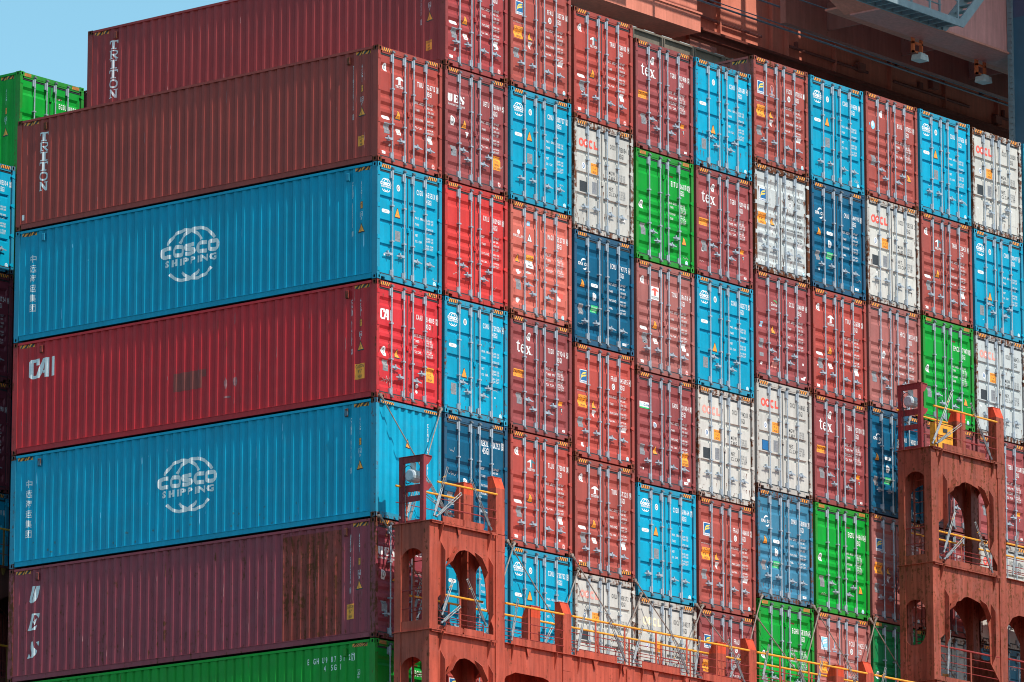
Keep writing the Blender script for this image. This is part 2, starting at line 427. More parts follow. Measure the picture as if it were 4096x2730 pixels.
def door_mesh(side, kind, K):
    pz, dep = door_prof(kind, K); px_ = DX[side]; mb = MB()
    V = [[(x, DY+dep*dx*dz, z) for x, dx in px_] for z, dz in pz]; nx = len(px_)
    for r in V: mb.v += r
    for i in range(len(V)-1):
        for j in range(nx-1):
            k = i*nx+j; mb.f.append((k, k+1, k+nx+1, k+nx)); mb.m.append(0)
    x0, x1, z0, z1 = px_[0][0], px_[-1][0], pz[0][0], pz[-1][0]
    for a, b in (((x0, z0), (x1, z0)), ((x1, z0), (x1, z1)), ((x1, z1), (x0, z1)), ((x0, z1), (x0, z0))):
        mb.face([(a[0], DY, a[1]), (b[0], DY, b[1]), (b[0], DY+.05, b[1]), (a[0], DY+.05, a[1])])
    return mb.mesh('door', [M_PAINT])
def gasket_mesh(side, K):
    x0, x1 = (DX[side][0][0], DX[side][-1][0]); mb = MB(); y0, y1 = DY+.006, DY+.028
    mb.box(x0-.03, x0, y0, y1, .135*K, 2.735*K); mb.box(x1, x1+(.03 if side == 0 else .045), y0-(.012 if side == 0 else 0), y1, .135*K, 2.735*K)
    mb.box(x0, x1, y0-.016, y1, .128*K, .172*K); mb.box(x0, x1, y0-.016, y1, 2.69*K, 2.742*K)
    return mb.mesh('gasket', [M_GASKET])
BARX = [.545, 1.005, 1.338, 1.810]; BY = -.010
def bar_mesh(K):
    mb = MB(); z1 = 2.815*K
    mb.tube((0, BY, .075), (0, BY, z1), .0185, 8)
    for a, b in ((.10, .30), (2.52, 2.76)):
        mb.tube((0, BY, a*K), (0, BY, b*K), .027, 8); mb.box(-.062, .012, BY+.004, DY, (a+.04)*K, (b-.02)*K)
    for z in (1.0, 1.88): mb.box(-.05, .045, BY-.024, DY, z*K-.018, z*K+.018)
    for z in (.075, 2.80): mb.box(-.035, .030, BY-.03, .02, z*K-.012, z*K+.035, 1); mb.box(-.022, .045, BY-.045, BY, z*K-.02, z*K+.012, 1)
    return mb.mesh('locking_bar', [M_GALV, M_GALVD])
def handle_mesh(sgn):
    mb = MB(); y = BY-.012
    fn = lambda p, q, t: (p*sgn, t, q)
    mb.prism([(0, -.030), (.10, -.030), (.13, -.016), (.31, -.030), (.31, -.005), (.13, .016), (.10, .030), (0, .034)], fn, y-.012, y+.004)
    mb.prism([(.135, -.062), (.165, -.062), (.17, .075), (.13, .075)], fn, y+.004, DY-.004)
    mb.prism([(.12, -.02), (.19, -.02), (.19, .02), (.12, .02)], fn, y-.026, y-.010)
    mb.tube((.15*sgn, y-.02, -.07), (.15*sgn, y-.02, -.035), .012, 6, 1)
    return mb.mesh('handle', [M_GALV, M_GALVD])
def hinge_mesh(sgn):
    mb = MB()
    mb.prism([(0, -.045), (.05, -.05), (.12, -.02), (.12, .02), (.05, .05), (0, .045)], lambda p, q, t: (p*sgn, t, q), -.006, .016)
    mb.tube((.002*sgn, .004, -.055), (.002*sgn, .004, .055), .016, 6)
    return mb.mesh('hinge', [M_PAINT])
def side_mesh(K, left, wide=False):
    H = 2.896*K; mb = MB(); z0, z1 = .165, H-.07
    PP = SIDE_W if wide else SIDE_P
    for (a, da), (b, db) in zip(PP, PP[1:]):
        xa, xb = SX0+SXD*da, SX0+SXD*db
        if not left: xa, xb = W-xa, W-xb
        mb.face([(xa, a, z0), (xb, b, z0), (xb, b, z1), (xa, a, z1)])
    return mb.mesh('side_panel', [M_PAINT])
def rails_mesh(K, top):
    H = 2.896*K; mb = MB()
    if top: mb.box(0, .06, .178, LEN-.178, H-.072, H-.012)
    else:
        mb.box(.014, .05, .178, LEN-.178, .03, .155); mb.box(.045, .09, .178, LEN-.178, .03, .045)
        mb.box(0, .06, .178, LEN-.178, .155, .168)
    return mb.mesh('top_rail' if top else 'bottom_rail', [M_PAINT])
def roof_mesh(K):
    H = 2.896*K; mb = MB(); y = .20; z = H-.03
    while y < LEN-.25:
        a = [(y, z), (y+.09, z), (y+.11, z-.02), (y+.19, z-.02), (y+.209, z)]
        for (p, q), (r, s) in zip(a, a[1:]): mb.face([(.06, p, q), (.06, r, s), (W-.06, r, s), (W-.06, p, q)])
        y += .209
    mb.box(.06, W-.06, 0.16, .20, H-.06, H-.012); mb.box(.06, W-.06, LEN-.2, LEN-.02, H-.06, H-.012)
    return mb.mesh('roof_panel', [M_PAINT])
def endframe_mesh(K, at):
    """plain front-end frame; at = y of its outer face, built outward toward -y or +y"""
    H = 2.896*K; mb = MB(); s = 1 if at == 0 else -1
    def bx(x0, x1, a, b, z0, z1): mb.box(x0, x1, at+s*a, at+s*b, z0, z1)
    bx(.004, .11, .004, .17, .118, H-.118); bx(W-.11, W-.004, .004, .17, .118, H-.118)
    bx(.162, W-.162, .01, .10, H-.11, H-.012); bx(.162, W-.162, .01, .10, .012, .15)
    return mb.mesh('front_frame', [M_PAINT])
def endwall_mesh(K, at):
    H = 2.896*K; mb = MB(); s = 1 if at == 0 else -1
    for (a, da), (b, db) in zip(ENDW_P, ENDW_P[1:]):
        ya, yb = at+s*(.03+.045*da), at+s*(.03+.045*db)
        mb.face([(a, ya, .15), (b, yb, .15), (b, yb, H-.11), (a, ya, H-.11)])
    return mb.mesh('front_panel', [M_PAINT])
def floor_mesh(K):
    mb = MB(); mb.box(.09, W-.09, .16, LEN-.16, .12, .16)
    for i in range(20): y = .45+i*.6; mb.box(.05, W-.05, y, y+.05, .035, .12)
    return mb.mesh('floor_frame', [M_CAST])
def vent_mesh():
    mb = MB(); mb.prism([(0, 0), (.035, .02), (.035, .19), (0, .21)], lambda p, q, t: (SX0-p, t, q), -.045, .045)
    return mb.mesh('vent', [M_PAINT])
ME_VENT = vent_mesh(); ME_H = {s: handle_mesh(s) for s in (-1, 1)}; ME_HG = {s: hinge_mesh(s) for s in (-1, 1)}
CACHE = {}
def shared(fn, *a):
    k = (fn.__name__,)+a
    if k not in CACHE: CACHE[k] = fn(*a)
    return CACHE[k]
FR = Surf('front'); LF = Surf('left')
def stripes(x0, x1, z0, z1, n, fine=False, lean=.03):
    base = rect(x0, z0, x1, z1); out = []; st = (x1-x0)/n
    for i in range(n):
        a = x0+i*st; b = a+st*.5; l = min(lean, x1-b if i == n-1 else lean)
        out.append(poly([(a, z0), (b, z0), (min(b+l, x1), z1), (min(a+l, x1), z1)] if lean > 0 else [(max(a, x0), z1), (b, z1), (min(b-lean, x1), z0), (min(a-lean, x1), z0)]))
    return [(M_YEL, base), (M_BLACK, join(*out))]

# ------------------------------------------------------------------ colours (paint albedo) and marks
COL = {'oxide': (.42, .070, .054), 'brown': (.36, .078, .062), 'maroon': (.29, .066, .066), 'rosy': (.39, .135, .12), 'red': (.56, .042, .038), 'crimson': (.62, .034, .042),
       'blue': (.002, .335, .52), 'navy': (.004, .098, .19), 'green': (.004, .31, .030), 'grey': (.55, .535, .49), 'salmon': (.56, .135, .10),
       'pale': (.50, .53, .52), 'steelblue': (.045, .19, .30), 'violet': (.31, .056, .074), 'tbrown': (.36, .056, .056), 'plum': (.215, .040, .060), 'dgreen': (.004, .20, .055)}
def sgn_tri(x, z, h=.22, w_=.22):
    t = lambda g: poly([(x-w_/2*g, z), (x-w_/2*g*.86, z-.012), (x+w_/2*g*.86, z-.012), (x+w_/2*g, z), (x+.02, z+h*g), (x-.02, z+h*g)])
    return [(M_BLACK, t(1.0)), (M_YEL, place(poly([(-.42, .07), (.42, .07), (.03, .93), (-.03, .93)]), x, z, w_, h)), (M_GREYT, join(text('SUPER', x, z+.075, .016, center=True), text('HEAVY', x, z+.045, .016, center=True)))]
def caution(x0, z0, x1, z1, lines=('CAUTION', "9'6\"", 'HIGH'), st=0):
    L = [(M_YEL, rect(x0, z0, x1, z1))]; n = len(lines); hh = (z1-z0)/n; c = (x0+x1)/2; out = []
    for i, s in enumerate(lines):
        wd = (x1-x0)*(.9 if len(s) > 5 else .5 if len(s) > 3 else .3)
        out.append(fit(s, c-wd/2, c+wd/2, z1-(i+.80)*hh, hh*.62, cond=.6, bold=.03))
    return L+[(M_BLACK, join(*out))]
def seal(x, z, r=.085): return [(M_WHITE, join(ell(x, z, r*.85, r*1.2), rect(x+.2*r, z-1.2*r, x+.8*r, z-.2*r))), (M_GREYT, ell(x, z, r*.42, r*.75)), (M_WHITE, ell(x, z, r*.20, r*.5))]
def roundel(x, z, r=.075, c=M_GREYT): return [(M_WHITE, ell(x, z, r*.85, r*1.1)), (c, ell(x, z, r*.5, r*.72)), (M_WHITE, rect(x-.2*r, z-.45*r, x+.1*r, z+.45*r))]
def oval(x, z): return [(M_WHITE, join(rect(x-.10, z-.045, x+.10, z+.045), ell(x-.10, z, .045, .045), ell(x+.10, z, .045, .045))), (M_GREYT, join(fit('CLEAN UNIT', x-.1, x+.1, z+.008, .015), fit('CONTAINER', x-.06, x+.06, z-.022, .015)))]
def plate(x0, z0, x1, z1, dark=False):
    ln = [rect(x0+.02, z1-.03-.028*i, x1-.02-.03*(i % 3), z1-.022-.028*i) for i in range(int((z1-z0-.05)/.028))]
    return [(M_GREYT if dark else M_PLATE, rect(x0, z0, x1, z1)), (M_DIMW if dark else M_GREYT, join(*ln))]
def invtri(x, z, w_=.17, h=.19): return [(M_WHITE, poly([(x-w_/2, z+h), (x+w_/2, z+h), (x, z)][::-1])), (M_GREYT, join(fit('ATTENTION', x-.055, x+.055, z+h-.045, .018), fit('EMPTY', x-.03, x+.03, z+h-.075, .016)))]
def redround(x, z): return [(M_WHITE, ell(x, z, .055, .065)), (M_OOR, arc(x, z, .045, .055, .01, 0, 360)), (M_OOR, join(rect(x-.03, z-.012, x+.03, z+.012), rect(x-.01, z-.035, x+.01, z+.035)))]
def blueround(x, z): return [(M_WHITE, ell(x, z, .055, .06)), (M_LBL, ell(x, z, .042, .045)), (M_WHITE, rect(x-.03, z-.01, x+.03, z+.01))]
def flor(x0, z0, c=M_FBLUE, y=M_FYEL):
    w_, h = .30, .345
    wav = lambda oz, ox: poly([(x0+ox, z0+oz), (x0+ox+.05, z0+oz+.055), (x0+ox+.11, z0+oz+.07), (x0+.265, z0+oz+.085), (x0+.255, z0+oz+.06), (x0+.225, z0+oz+.035), (x0+ox+.08, z0+oz+.022), (x0+ox+.035, z0+oz+.0)])
    return [(M_WHITE, rect(x0, z0, x0+w_, z0+h)), (c, rect(x0+.02, z0+.07, x0+w_-.02, z0+h-.018)),
            (y, join(wav(.215, .075), wav(.145, .06), poly([(x0+.045, z0+.085), (x0+.085, z0+.16), (x0+.105, z0+.225), (x0+.075, z0+.225), (x0+.055, z0+.15), (x0+.03, z0+.085)]))),
            (c, fit('FLORENS', x0+.015, x0+w_-.015, z0+.018, .036, bold=.03))]
def tee(x, z, c=M_WHITE, tc=M_WHITE, half=None):
    cap = poly([(-.5, .55), (-.44, .56), (-.36, .62), (-.14, .62), (-.14, .52), (.14, .52), (.14, .62), (.36, .62), (.44, .56), (.5, .55), (.5, .72), (.36, .80), (.18, .96), (0, 1.0), (-.18, .96), (-.36, .80), (-.5, .72)])
    stem = poly([(-.14, .12), (-.22, .05), (-.22, 0), (.22, 0), (.22, .05), (.14, .12), (.14, .64), (-.14, .64)])
    L = [(c, place(join(cap, stem), x, z, .28, .20))]
    if half: L.append((half, place(join(poly([(0, .64), (.14, .64), (.36, .62), (.44, .56), (.5, .55), (.5, .72), (.36, .80), (.18, .96), (0, 1.0)]), poly([(0, 0), (.22, 0), (.22, .05), (.14, .12), (.14, .64), (0, .64)])), x, z, .28, .20)))
    L.append((tc, slabword('TRITON', x-.155, z-.085, .31, .062, .02)))
    return L
def oocl(c, x0=.25, z=2.22):
    h = .19
    C_ = join(arc(x0+.485, z+h/2, .075, .085, .062, 50, 310, 12))
    L_ = join(rect(x0+.60, z-.005, x0+.66, z+h+.01), rect(x0+.66, z-.005, x0+.76, z+.055))
    pet = [ell(x0+.285+.032*math.cos(a), z+h/2+.034*math.sin(a), .022, .024, 8) for a in [PI/2+i*2*PI/5 for i in range(5)]]
    return [(c, join(arc(x0+.09, z+h/2, .075, .085, .055, 0, 360, 20), ell(x0+.285, z+h/2, .105, .112), C_, L_)), (M_WHITE, join(*pet))]
def cma(x=.20, z=2.03):
    return [(M_WHITE, join(fit('CMA CGM', x, x+.44, z, .082, bold=.09, gap=.12), arc(x+.24, z+.04, .13, .13, .045, 60, 165, 10, True), arc(x+.24, z+.04, .13, .13, .045, 250, 340, 10, True)))]
def cai(x0, z0, w_, h):
    g = join(poly([(.0, .12), (.0, .88), (.08, 1), (.40, 1), (.40, .66), (.28, .66), (.28, .84), (.14, .84), (.14, .16), (.26, .16), (.40, 0), (.10, 0)]),
             poly([(.26, .0), (.40, .0), (.62, .80), (.62, 1), (.50, 1)]), poly([(.50, 1), (.76, 1), (.76, 0), (.62, 0), (.62, .84)]), rect(.50, .24, .64, .38), rect(.86, 0, 1.0, 1))
    return [(M_WHITE, place(g, x0, z0, w_, h))]
def ues(x0, z0, w_, h, ital=0):
    sh = join(place(UES_U, 0, 0, .27, 1), place(UES_E, .36, 0, .26, 1), place(UES_S, .72, 0, .27, 1))
    return [(M_WHITE, ([(x0+(p[0]*w_)+p[1]*ital, z0+p[1]*h) for p in sh[0]], sh[1]))]
def texlogo(x0=.27, z0=1.99, s=.30):
    return [(M_WHITE, join(place(LET_t, x0, z0, .17, .31), place(LET_e, x0+.165, z0+.0, .20, .29), place(LET_x, x0+.375, z0-.01, .22, .27), ell(x0+.625, z0+.005, .014, .014, 8)))]
def scrib(x, z, w_=.25, h=.08, seed=1):
    r = random.Random(seed); out = []; p = (x, z)
    for i in range(7):
        q = (x+w_*(i+1)/7, z+h*r.uniform(-.5, .5)); dx, dz = q[0]-p[0], q[1]-p[1]; l = math.hypot(dx, dz); nx, nz = -dz/l*.004, dx/l*.004
        out.append(poly([(p[0]-nx, p[1]-nz), (q[0]-nx, q[1]-nz), (q[0]+nx, q[1]+nz), (p[0]+nx, p[1]+nz)])); p = q
    return [(M_DIMW, join(*out))]
def patch(c, x, z, w_, h, seed=0):
    r = random.Random(seed); n = 11
    return [(c, poly([(x+w_/2*math.cos(2*PI*i/n)*r.uniform(.6, 1.1), z+h/2*math.sin(2*PI*i/n)*r.uniform(.6, 1.1)) for i in range(n)]))]

def numbers(pre, dig, chk, tc, kind, size='45G1'):
    """owner code, serial, check digit, size code on the right-hand door"""
    z = {'A': 2.14, 'B': 2.335, 'C': 2.345, 'G': 2.15}[kind]; wide = kind == 'G'
    h = .125 if not wide else .135; b = .055 if kind != 'C' else .02
    x1 = 2.20 if not wide else 2.24
    sh = [fit(pre, 1.52, 1.75 if not wide else 1.80, z+.005, h, cond=.55, bold=b), fit(dig, 1.885, x1, z, h, cond=.55, bold=b), fit(size, 1.885, 2.07, z-.175, h, cond=.55, bold=b)]
    out = [('serial_number', [(tc, join(*sh))])]
    if chk:
        if kind == 'C': out.append(('check_digit', [(tc, fit(chk, 2.275, 2.315, z, h, cond=.55, bold=b))]))
        else: out.append(('check_digit', [(tc, join(fit(chk, 2.268, 2.312, z+.005, h*.86, cond=.55, bold=b), boxframe(2.252, z-.02, 2.328, z+h+.005, .007)))]))
    return out
def weights(kind, tc, labels, vals, x=1.47, xv=1.885):
    zs = {'A': (1.725, 1.53, 1.30, 1.095), 'T': (1.725, 1.585, 1.455, 1.315), 'B': (1.735, 1.575, 1.30, 1.155), 'C': (1.68, 1.545, 1.26, 1.13), 'G': (1.70, 1.58, 1.42, 1.28)}[kind]
    big = kind in 'CT'; sh = []
    for s, z in zip(labels, zs): sh.append(text(s, x, z-.01, .10 if kind == 'C' else .066 if big else .056, cond=.62, bold=.03 if kind == 'C' else .08, space=.6))
    sv = []
    if kind in 'A': pos = [zs[0]+.02, zs[0]-.065, zs[1]+.015, zs[1]-.07, zs[2]+.015, zs[2]-.07, zs[3]+.01, zs[3]-.075]
    elif kind == 'B': pos = [zs[0]-.005, zs[0]-.075, zs[1]-.06, zs[1]-.13, zs[2]-.02, zs[2]-.09, zs[3]-.06, zs[3]-.13]
    elif kind == 'C': pos = [1.70, 1.64, 1.58, 1.52, 1.27, 1.21, 1.15, 1.09]
    else: pos = [zs[0]-i*.068 for i in range(8)]
    hv = .05
    for s, z in zip(vals, pos): sv.append(fit(s, xv, xv+.26, z, hv, cond=.6, bold=.06 if kind != 'C' else .02))
    return [('weight_table', [(tc, join(*sh)), (M_GREYT if kind == 'C' else tc, join(*sv))])]
VAL = ['32.500 KGS', '71.650 LBS', '3.700 KGS', '8.160 LBS', '28.800 KGS', '63.490 LBS', '76.4 CU.M', '2.700 CUFT']
VALC = ['32.500 KGS', '71.650 LBS', '3.760 KGS', '8.290 LBS', '28.740 KGS', '63.360 LBS', '76.4 CUM', '2.698 CUFT']
LAB = ['MAX. GROSS', 'TARE', 'PAYLOAD', 'CU. CAP.']

def style_marks(st, n):
    """decals of a livery: (part name, layers, door index)"""
    pre, dig, chk = n[:3]; D = []
    def add(name, layers, side=0): D.append((name, layers, side))
    if st in ('triton', 'tritonw', 'tritonm'):
        add('logo', tee(.855, 2.05, half=M_TEAL if st == 'tritonm' else None)) if st != 'tritonw' else add('sticker', [(M_WHITE, rect(.65, 1.94, .98, 2.28))]+[(M_OOR, q) if i == 0 else (M_GREYT, q) for i, (_, q) in enumerate(tee(.815, 2.05))])
        add('sticker', seal(.32, 2.40)); add('sticker', oval(.36, 1.14)); add('warning_sign', sgn_tri(.82, 1.18, .23))
        add('data_plate', plate(.29, .75, .49, 1.02)); add('sticker', [(M_WHITE, rect(.21, .22, .34, .295))])
        if st != 'tritonm': add('sticker', [(M_WHITE, rect(.76, .79, .92, .94)), (M_OOP, boxframe(.79, .82, .89, .91, .02))])
        add('sticker', [(M_WHITE, rect(1.95, .78, 2.11, .98))], 1); add('sticker', redround(2.14, .23), 1)
        for q in numbers(pre, dig, chk, M_WHITE, 'A'): add(*q, 1)
        for q in weights('A', M_WHITE, LAB, VAL): add(*q, 1)
    elif st == 'tex':
        add('logo', texlogo()); add('sticker', seal(.79, 2.44)); add('sticker', [(M_YEL, rect(.17, 1.36, .57, 1.55)), (M_BLACK, fit('CAUTION', .19, .55, 1.455, .065, bold=.02)), (M_OOR, fit('2.9M 9.6 HIGH', .19, .55, 1.38, .04, bold=.01))])
        add('data_plate', plate(.29, .68, .49, .96)); add('sticker', [(M_YEL, rect(1.98, .88, 2.12, .98))], 1)
        add('warning_sign', [(M_OOR, poly([(1.98, .83), (2.06, .64), (2.14, .83)])), (M_BLACK, poly([(1.995, .82), (2.06, .665), (2.125, .82)])), (M_WHITE, join(rect(2.03, .79, 2.09, .80), rect(2.053, .72, 2.067, .79)))], 1)
        add('sticker', [(M_WHITE, rect(2.09, .215, 2.2, .27)), (M_GREYT, fit('TARE', 2.11, 2.18, .235, .02))], 1)
        for q in numbers(pre, dig, chk, M_WHITE, 'A'): add(*q, 1)
        for q in weights('T', M_WHITE, ['MAX. WT.', 'TARE WT.', 'PAYLOAD', 'CU. CAP.'], VAL): add(*q, 1)
    elif st in ('florens', 'florensc', 'florensw', 'florensl'):
        tc = M_BLACK if st == 'florensw' else M_WHITE
        add('logo', flor(.25 if st != 'florensc' else .21, 1.91, M_LBL if st == 'florensl' else M_FBLUE, M_WHITE if st == 'florensl' else M_FYEL))
        if st in ('florensc', 'florensl'): add('logo', [(M_OOP, arc(.86, 2.14, .07, .09, .016, 0, 360)), (M_LBL, poly([(.84, 2.0), (.88, 2.0), (.86, 2.22)])), (M_WHITE, fit('COSCO', .75, .97, 1.95, .045, cond=.9)), (M_LBL, fit('SHIPPING', .77, .95, 1.90, .03, cond=.9))])
        add('lettering', [(M_DIMW, fit('www.florens.com', .16, .60, 1.70, .045, bold=.02))])
        add('sticker', caution(.20, 1.29, .54, 1.60)); add('warning_sign', sgn_tri(.83, 1.32, .21, .19)); add('warning_sign', invtri(.83, 1.08))
        add('data_plate', plate(.18, .77, .39, 1.03)); add('sticker', [(M_WHITE, rect(1.97, .89, 2.16, 1.0))], 1); add('sticker', blueround(2.19, .22), 1)
        add('sticker', roundel(1.62, 2.00), 1)
        for q in numbers(pre, dig, chk, tc, 'A'): add(*q, 1)
        for q in weights('A', tc, ['MAX.GROSS', 'TARE', 'MAX.CARGO', 'CU.CAP.'], VAL): add(*q, 1)
    elif st in ('cosco', 'coscon'):
        if st == 'cosco': add('logo', [(M_WHITE, globe(.37, 2.365, .165, 1.15))])
        add('sticker', roundel(.83, 2.375)); add('sticker', oval(.36, 1.72))
        if n[3:] and n[3] == 'o': add('warning_sign', sgn_tri(.80, .98, .24)); add('data_plate', plate(.30, .50, .50, .78))
        else: add('warning_sign', sgn_tri(.80, 1.63, .24)); add('data_plate', plate(.71, 1.04, .91, 1.30))
        for q in numbers(pre, dig, chk, M_WHITE, 'B'): add(*q, 1)
        for q in weights('B', M_WHITE, ['MAX. GROSS', 'TARE', 'NET', 'CU. CAP.'], VAL): add(*q, 1)
        add('sticker', blueround(2.20, .21), 1)
    elif st in ('oocl', 'ooclp', 'oocly'):
        add('logo', oocl({'oocl': M_OOR, 'ooclp': M_OOP, 'oocly': M_OOY}[st])); add('sticker', roundel(.43, 1.71, .085, M_FBLUE))
        add('sticker', caution(.73, 1.57, 1.02, 1.84, ('CAUTION', "9'-6\"", 'HIGH')) if n[3:] != ('low',) else roundel(.85, 1.72, .05))
        add('sticker', [(M_BLACK, rect(.27, 1.03, .56, 1.31)), (M_FBLUE, rect(.285, 1.045, .545, 1.295))] if st == 'oocl' and dig[0] in '97' and dig[1] != '1' else [(M_BLACK, rect(.27, 1.03, .56, 1.31))])
        add('data_plate', plate(.78, 1.05, .97, 1.36))
        for q in numbers(pre, dig, chk, M_BLACK, 'C', '42G1' if dig == '438272' else '45G1'): add(*q, 1)
        for q in weights('C', M_BLACK, ['MGW.', 'TARE.', 'NET.', 'CU.CAP.'], VALC): add(*q, 1)
    elif st == 'cma':
        add('logo', cma()); add('warning_sign', sgn_tri(.38, 1.47, .22, .20)); add('sticker', oval(.86, 1.58)); add('sticker', seal(.86, 1.30))
        add('sticker', [(M_GRN, rect(.72, .88, 1.0, 1.06)), (M_WHITE, join(fit('ECO CONTAINER', .74, .98, .99, .035), fit('RESPONSIBLE', .76, .96, .94, .025), fit('FLOOR', .80, .92, .90, .02)))])
        add('data_plate', plate(.22, .77, .40, 1.03)); add('sticker', [(M_WHITE, rect(2.0, .215, 2.16, .28)), (M_GREYT, fit('TARE', 2.03, 2.13, .235, .025))], 1)
        for q in numbers(pre, dig, chk, M_WHITE, 'A'): add(*q, 1)
        for q in weights('A', M_WHITE, ['MAX GROSS', 'TARE', 'PAYLOAD', 'CUBE'], VAL): add(*q, 1)
    elif st == 'green':
        add('sticker', seal(.27, 1.46, .09)); add('data_plate', plate(.24, .67, .43, .97)); add('vent_cover', [(M_PAINT, rect(1.50, 2.40, 1.66, 2.44))], 1)
        add('warning_sign', sgn_tri(2.06, .68, .22, .20), 1); add('sticker', blueround(2.16, .22), 1)
        for q in numbers(pre, dig, chk, M_WHITE, 'G'): add(*q, 1)
        for q in weights('G', M_WHITE, ['MAX GROSS', 'TARE', 'PAYLOAD', 'CUBE'], VAL): add(*q, 1)
    elif st == 'ues':
        add('logo', ues(.15, 2.02, .64, .20)+[(M_WHITE, fit('International Leasing Limited', .16, .80, 1.93, .06, bold=.03))])
        add('sticker', seal(.34, 1.56, .10)); add('warning_sign', sgn_tri(.80, 1.43, .22, .20)); add('sticker', invtri(.89, 1.20, .13, .15))
        add('data_plate', plate(.28, .66, .49, .92)); add('sticker', caution(1.89, .60, 2.19, .96, ('CAUTION', "9'6\"", 'HIGH', 'CONTAINER')), 1); add('sticker', redround(2.15, .25), 1)
        for q in numbers(pre, dig, chk, M_WHITE, 'A'): add(*q, 1)
        for q in weights('A', M_WHITE, LAB, VAL): add(*q, 1)
    elif st == 'cai':
        add('logo', cai(.18, 1.95, .41, .26)); add('sticker', seal(.32, 1.17, .10)); add('warning_sign', sgn_tri(.81, 1.07, .22, .20))
        add('data_plate', plate(.28, .69, .48, .96, True)); add('sticker', caution(1.88, .66, 2.19, 1.02), 1)
        add('paint_patch', patch(M_WHITE, 1.56, .50, .13, .12, 3)+patch(M_WHITE, 1.58, .36, .12, .09, 4), 1); add('paint_patch', scrib(.25, .42, .35, .2, 5)+scrib(.25, .50, .3, .2, 9))
        for q in numbers(pre, dig, chk, M_WHITE, 'A'): add(*q, 1)
        for q in weights('T', M_WHITE, ['MAX.GROSS', 'TARE', 'NET', 'CU.CAP.'], VAL): add(*q, 1)
    elif st == 'mag':
        add('logo', [(M_WHITE, join(ell(.36, 2.13, .055, .06), fit('MAGELLAN', .16, .56, 1.99, .07, bold=.02)))])
        add('sticker', [(M_LBL, rect(.73, 2.36, .85, 2.47)), (M_WHITE, fit('GL', .755, .825, 2.385, .055))])
        add('warning_sign', [(M_BLACK, poly([(.70, 1.95), (.90, 1.95), (.80, 2.17)])), (M_WHITE, poly([(.715, 1.96), (.885, 1.96), (.80, 2.145)])), (M_BLACK, rect(.79, 2.0, .81, 2.07))])
        add('warning_sign', sgn_tri(.34, 1.36, .20, .19)); add('sticker', [(M_WHITE, rect(.67, 1.27, .95, 1.60)), (M_YEL, rect(.67, 1.47, .95, 1.60)), (M_BLACK, join(fit('CAUTION', .69, .93, 1.50, .06), fit("9'6\"", .77, .86, 1.40, .055), fit('HIGH', .74, .89, 1.31, .055)))])
        add('sticker', patch(M_WHITE, .37, 1.12, .2, .16, 2)+patch(M_DIMW, .78, 1.16, .28, .08, 6)); add('data_plate', plate(.27, .66, .46, .93))
        add('sticker', patch(M_WHITE, .36, .40, .2, .14, 11)); add('sticker', [(M_WHITE, rect(1.90, .62, 2.03, .74)), (M_OOR, rect(1.95, .70, 2.12, .83))], 1); add('sticker', blueround(2.12, .22), 1)
        for q in numbers(pre, dig, chk, M_WHITE, 'A'): add(*q, 1)
        for q in weights('T', M_WHITE, ['M.G.W.', 'TARE', 'NET', 'CU.CAP.'], VAL): add(*q, 1)
    elif st == 'seacube':
        add('logo', [(M_WHITE, rect(.14, 1.95, .56, 2.12)), (M_LBL, fit('Sea', .16, .33, 2.02, .07)), (M_FBLUE, fit('Cube', .33, .54, 2.02, .07)), (M_GRN, rect(.14, 1.95, .56, 1.985))])
        add('sticker', roundel(.79, 1.58, .075, M_FBLUE)); add('warning_sign', sgn_tri(.80, .82, .22, .20)); add('data_plate', plate(.16, .74, .36, 1.02))
        add('sticker', caution(1.88, .69, 2.18, 1.04, ('CAUTION', "9'6\"", 'HIGH', 'CONTAINER')), 1); add('sticker', [(M_WHITE, rect(2.0, .21, 2.17, .28)), (M_GREYT, fit('TARE', 2.03, 2.14, .235, .025))], 1)
        add('chalk_mark', scrib(.20, .42, .14, .12, 3))
        for q in numbers(pre, dig, chk, M_WHITE, 'A'): add(*q, 1)
        for q in weights('A', M_WHITE, LAB, VAL): add(*q, 1)
    elif st == 'global':
        add('logo', [(M_WHITE, join(fit('Global', .72, 1.01, 2.05, .085, bold=.05), fit('GCXINT.COM', .72, 1.0, 1.95, .035))), (M_GRN, arc(.88, 2.10, .12, .10, .03, 15, 120, 8, True))])
        add('warning_sign', sgn_tri(.82, 1.30, .22, .20)); add('sticker', [(M_LBL, rect(.25, 1.42, .36, 1.55)), (M_WHITE, rect(.28, 1.45, .33, 1.52))]); add('data_plate', plate(.2, .85, .38, 1.10))
        add('sticker', [(M_PLATE, rect(.2, .62, .38, .72))]); add('paint_patch', [(M_OOP, rect(.75, .40, 1.0, .55))]); add('sticker', [(M_WHITE, rect(2.05, .25, 2.2, .31))], 1)
        for q in numbers(pre, dig, chk, M_WHITE, 'A'): add(*q, 1)
        for q in weights('A', M_WHITE, ['MAX. GROSS', 'TARE', 'NET', 'CU.CAP.'], VAL): add(*q, 1)
    elif st == 'bsl':
        add('sticker', [(M_WHITE, ell(.80, 2.40, .07, .10))]); add('logo', [(M_LBL, ell(.38, 2.02, .09, .12)), (M_WHITE, ell(.36, 2.05, .05, .07)), (M_LBL, fit('B', .20, .25, 2.0, .06))])
        add('data_plate', plate(.30, .90, .50, 1.18)); add('warning_sign', sgn_tri(2.05, .72, .24, .20), 1)
        for q in numbers(pre, dig, chk, M_WHITE, 'A'): add(*q, 1)
        for q in weights('T', M_WHITE, ['MAX. GROSS', 'TARE', 'NET', 'CU. CAP.'], VAL): add(*q, 1)
    elif st == 'apl':
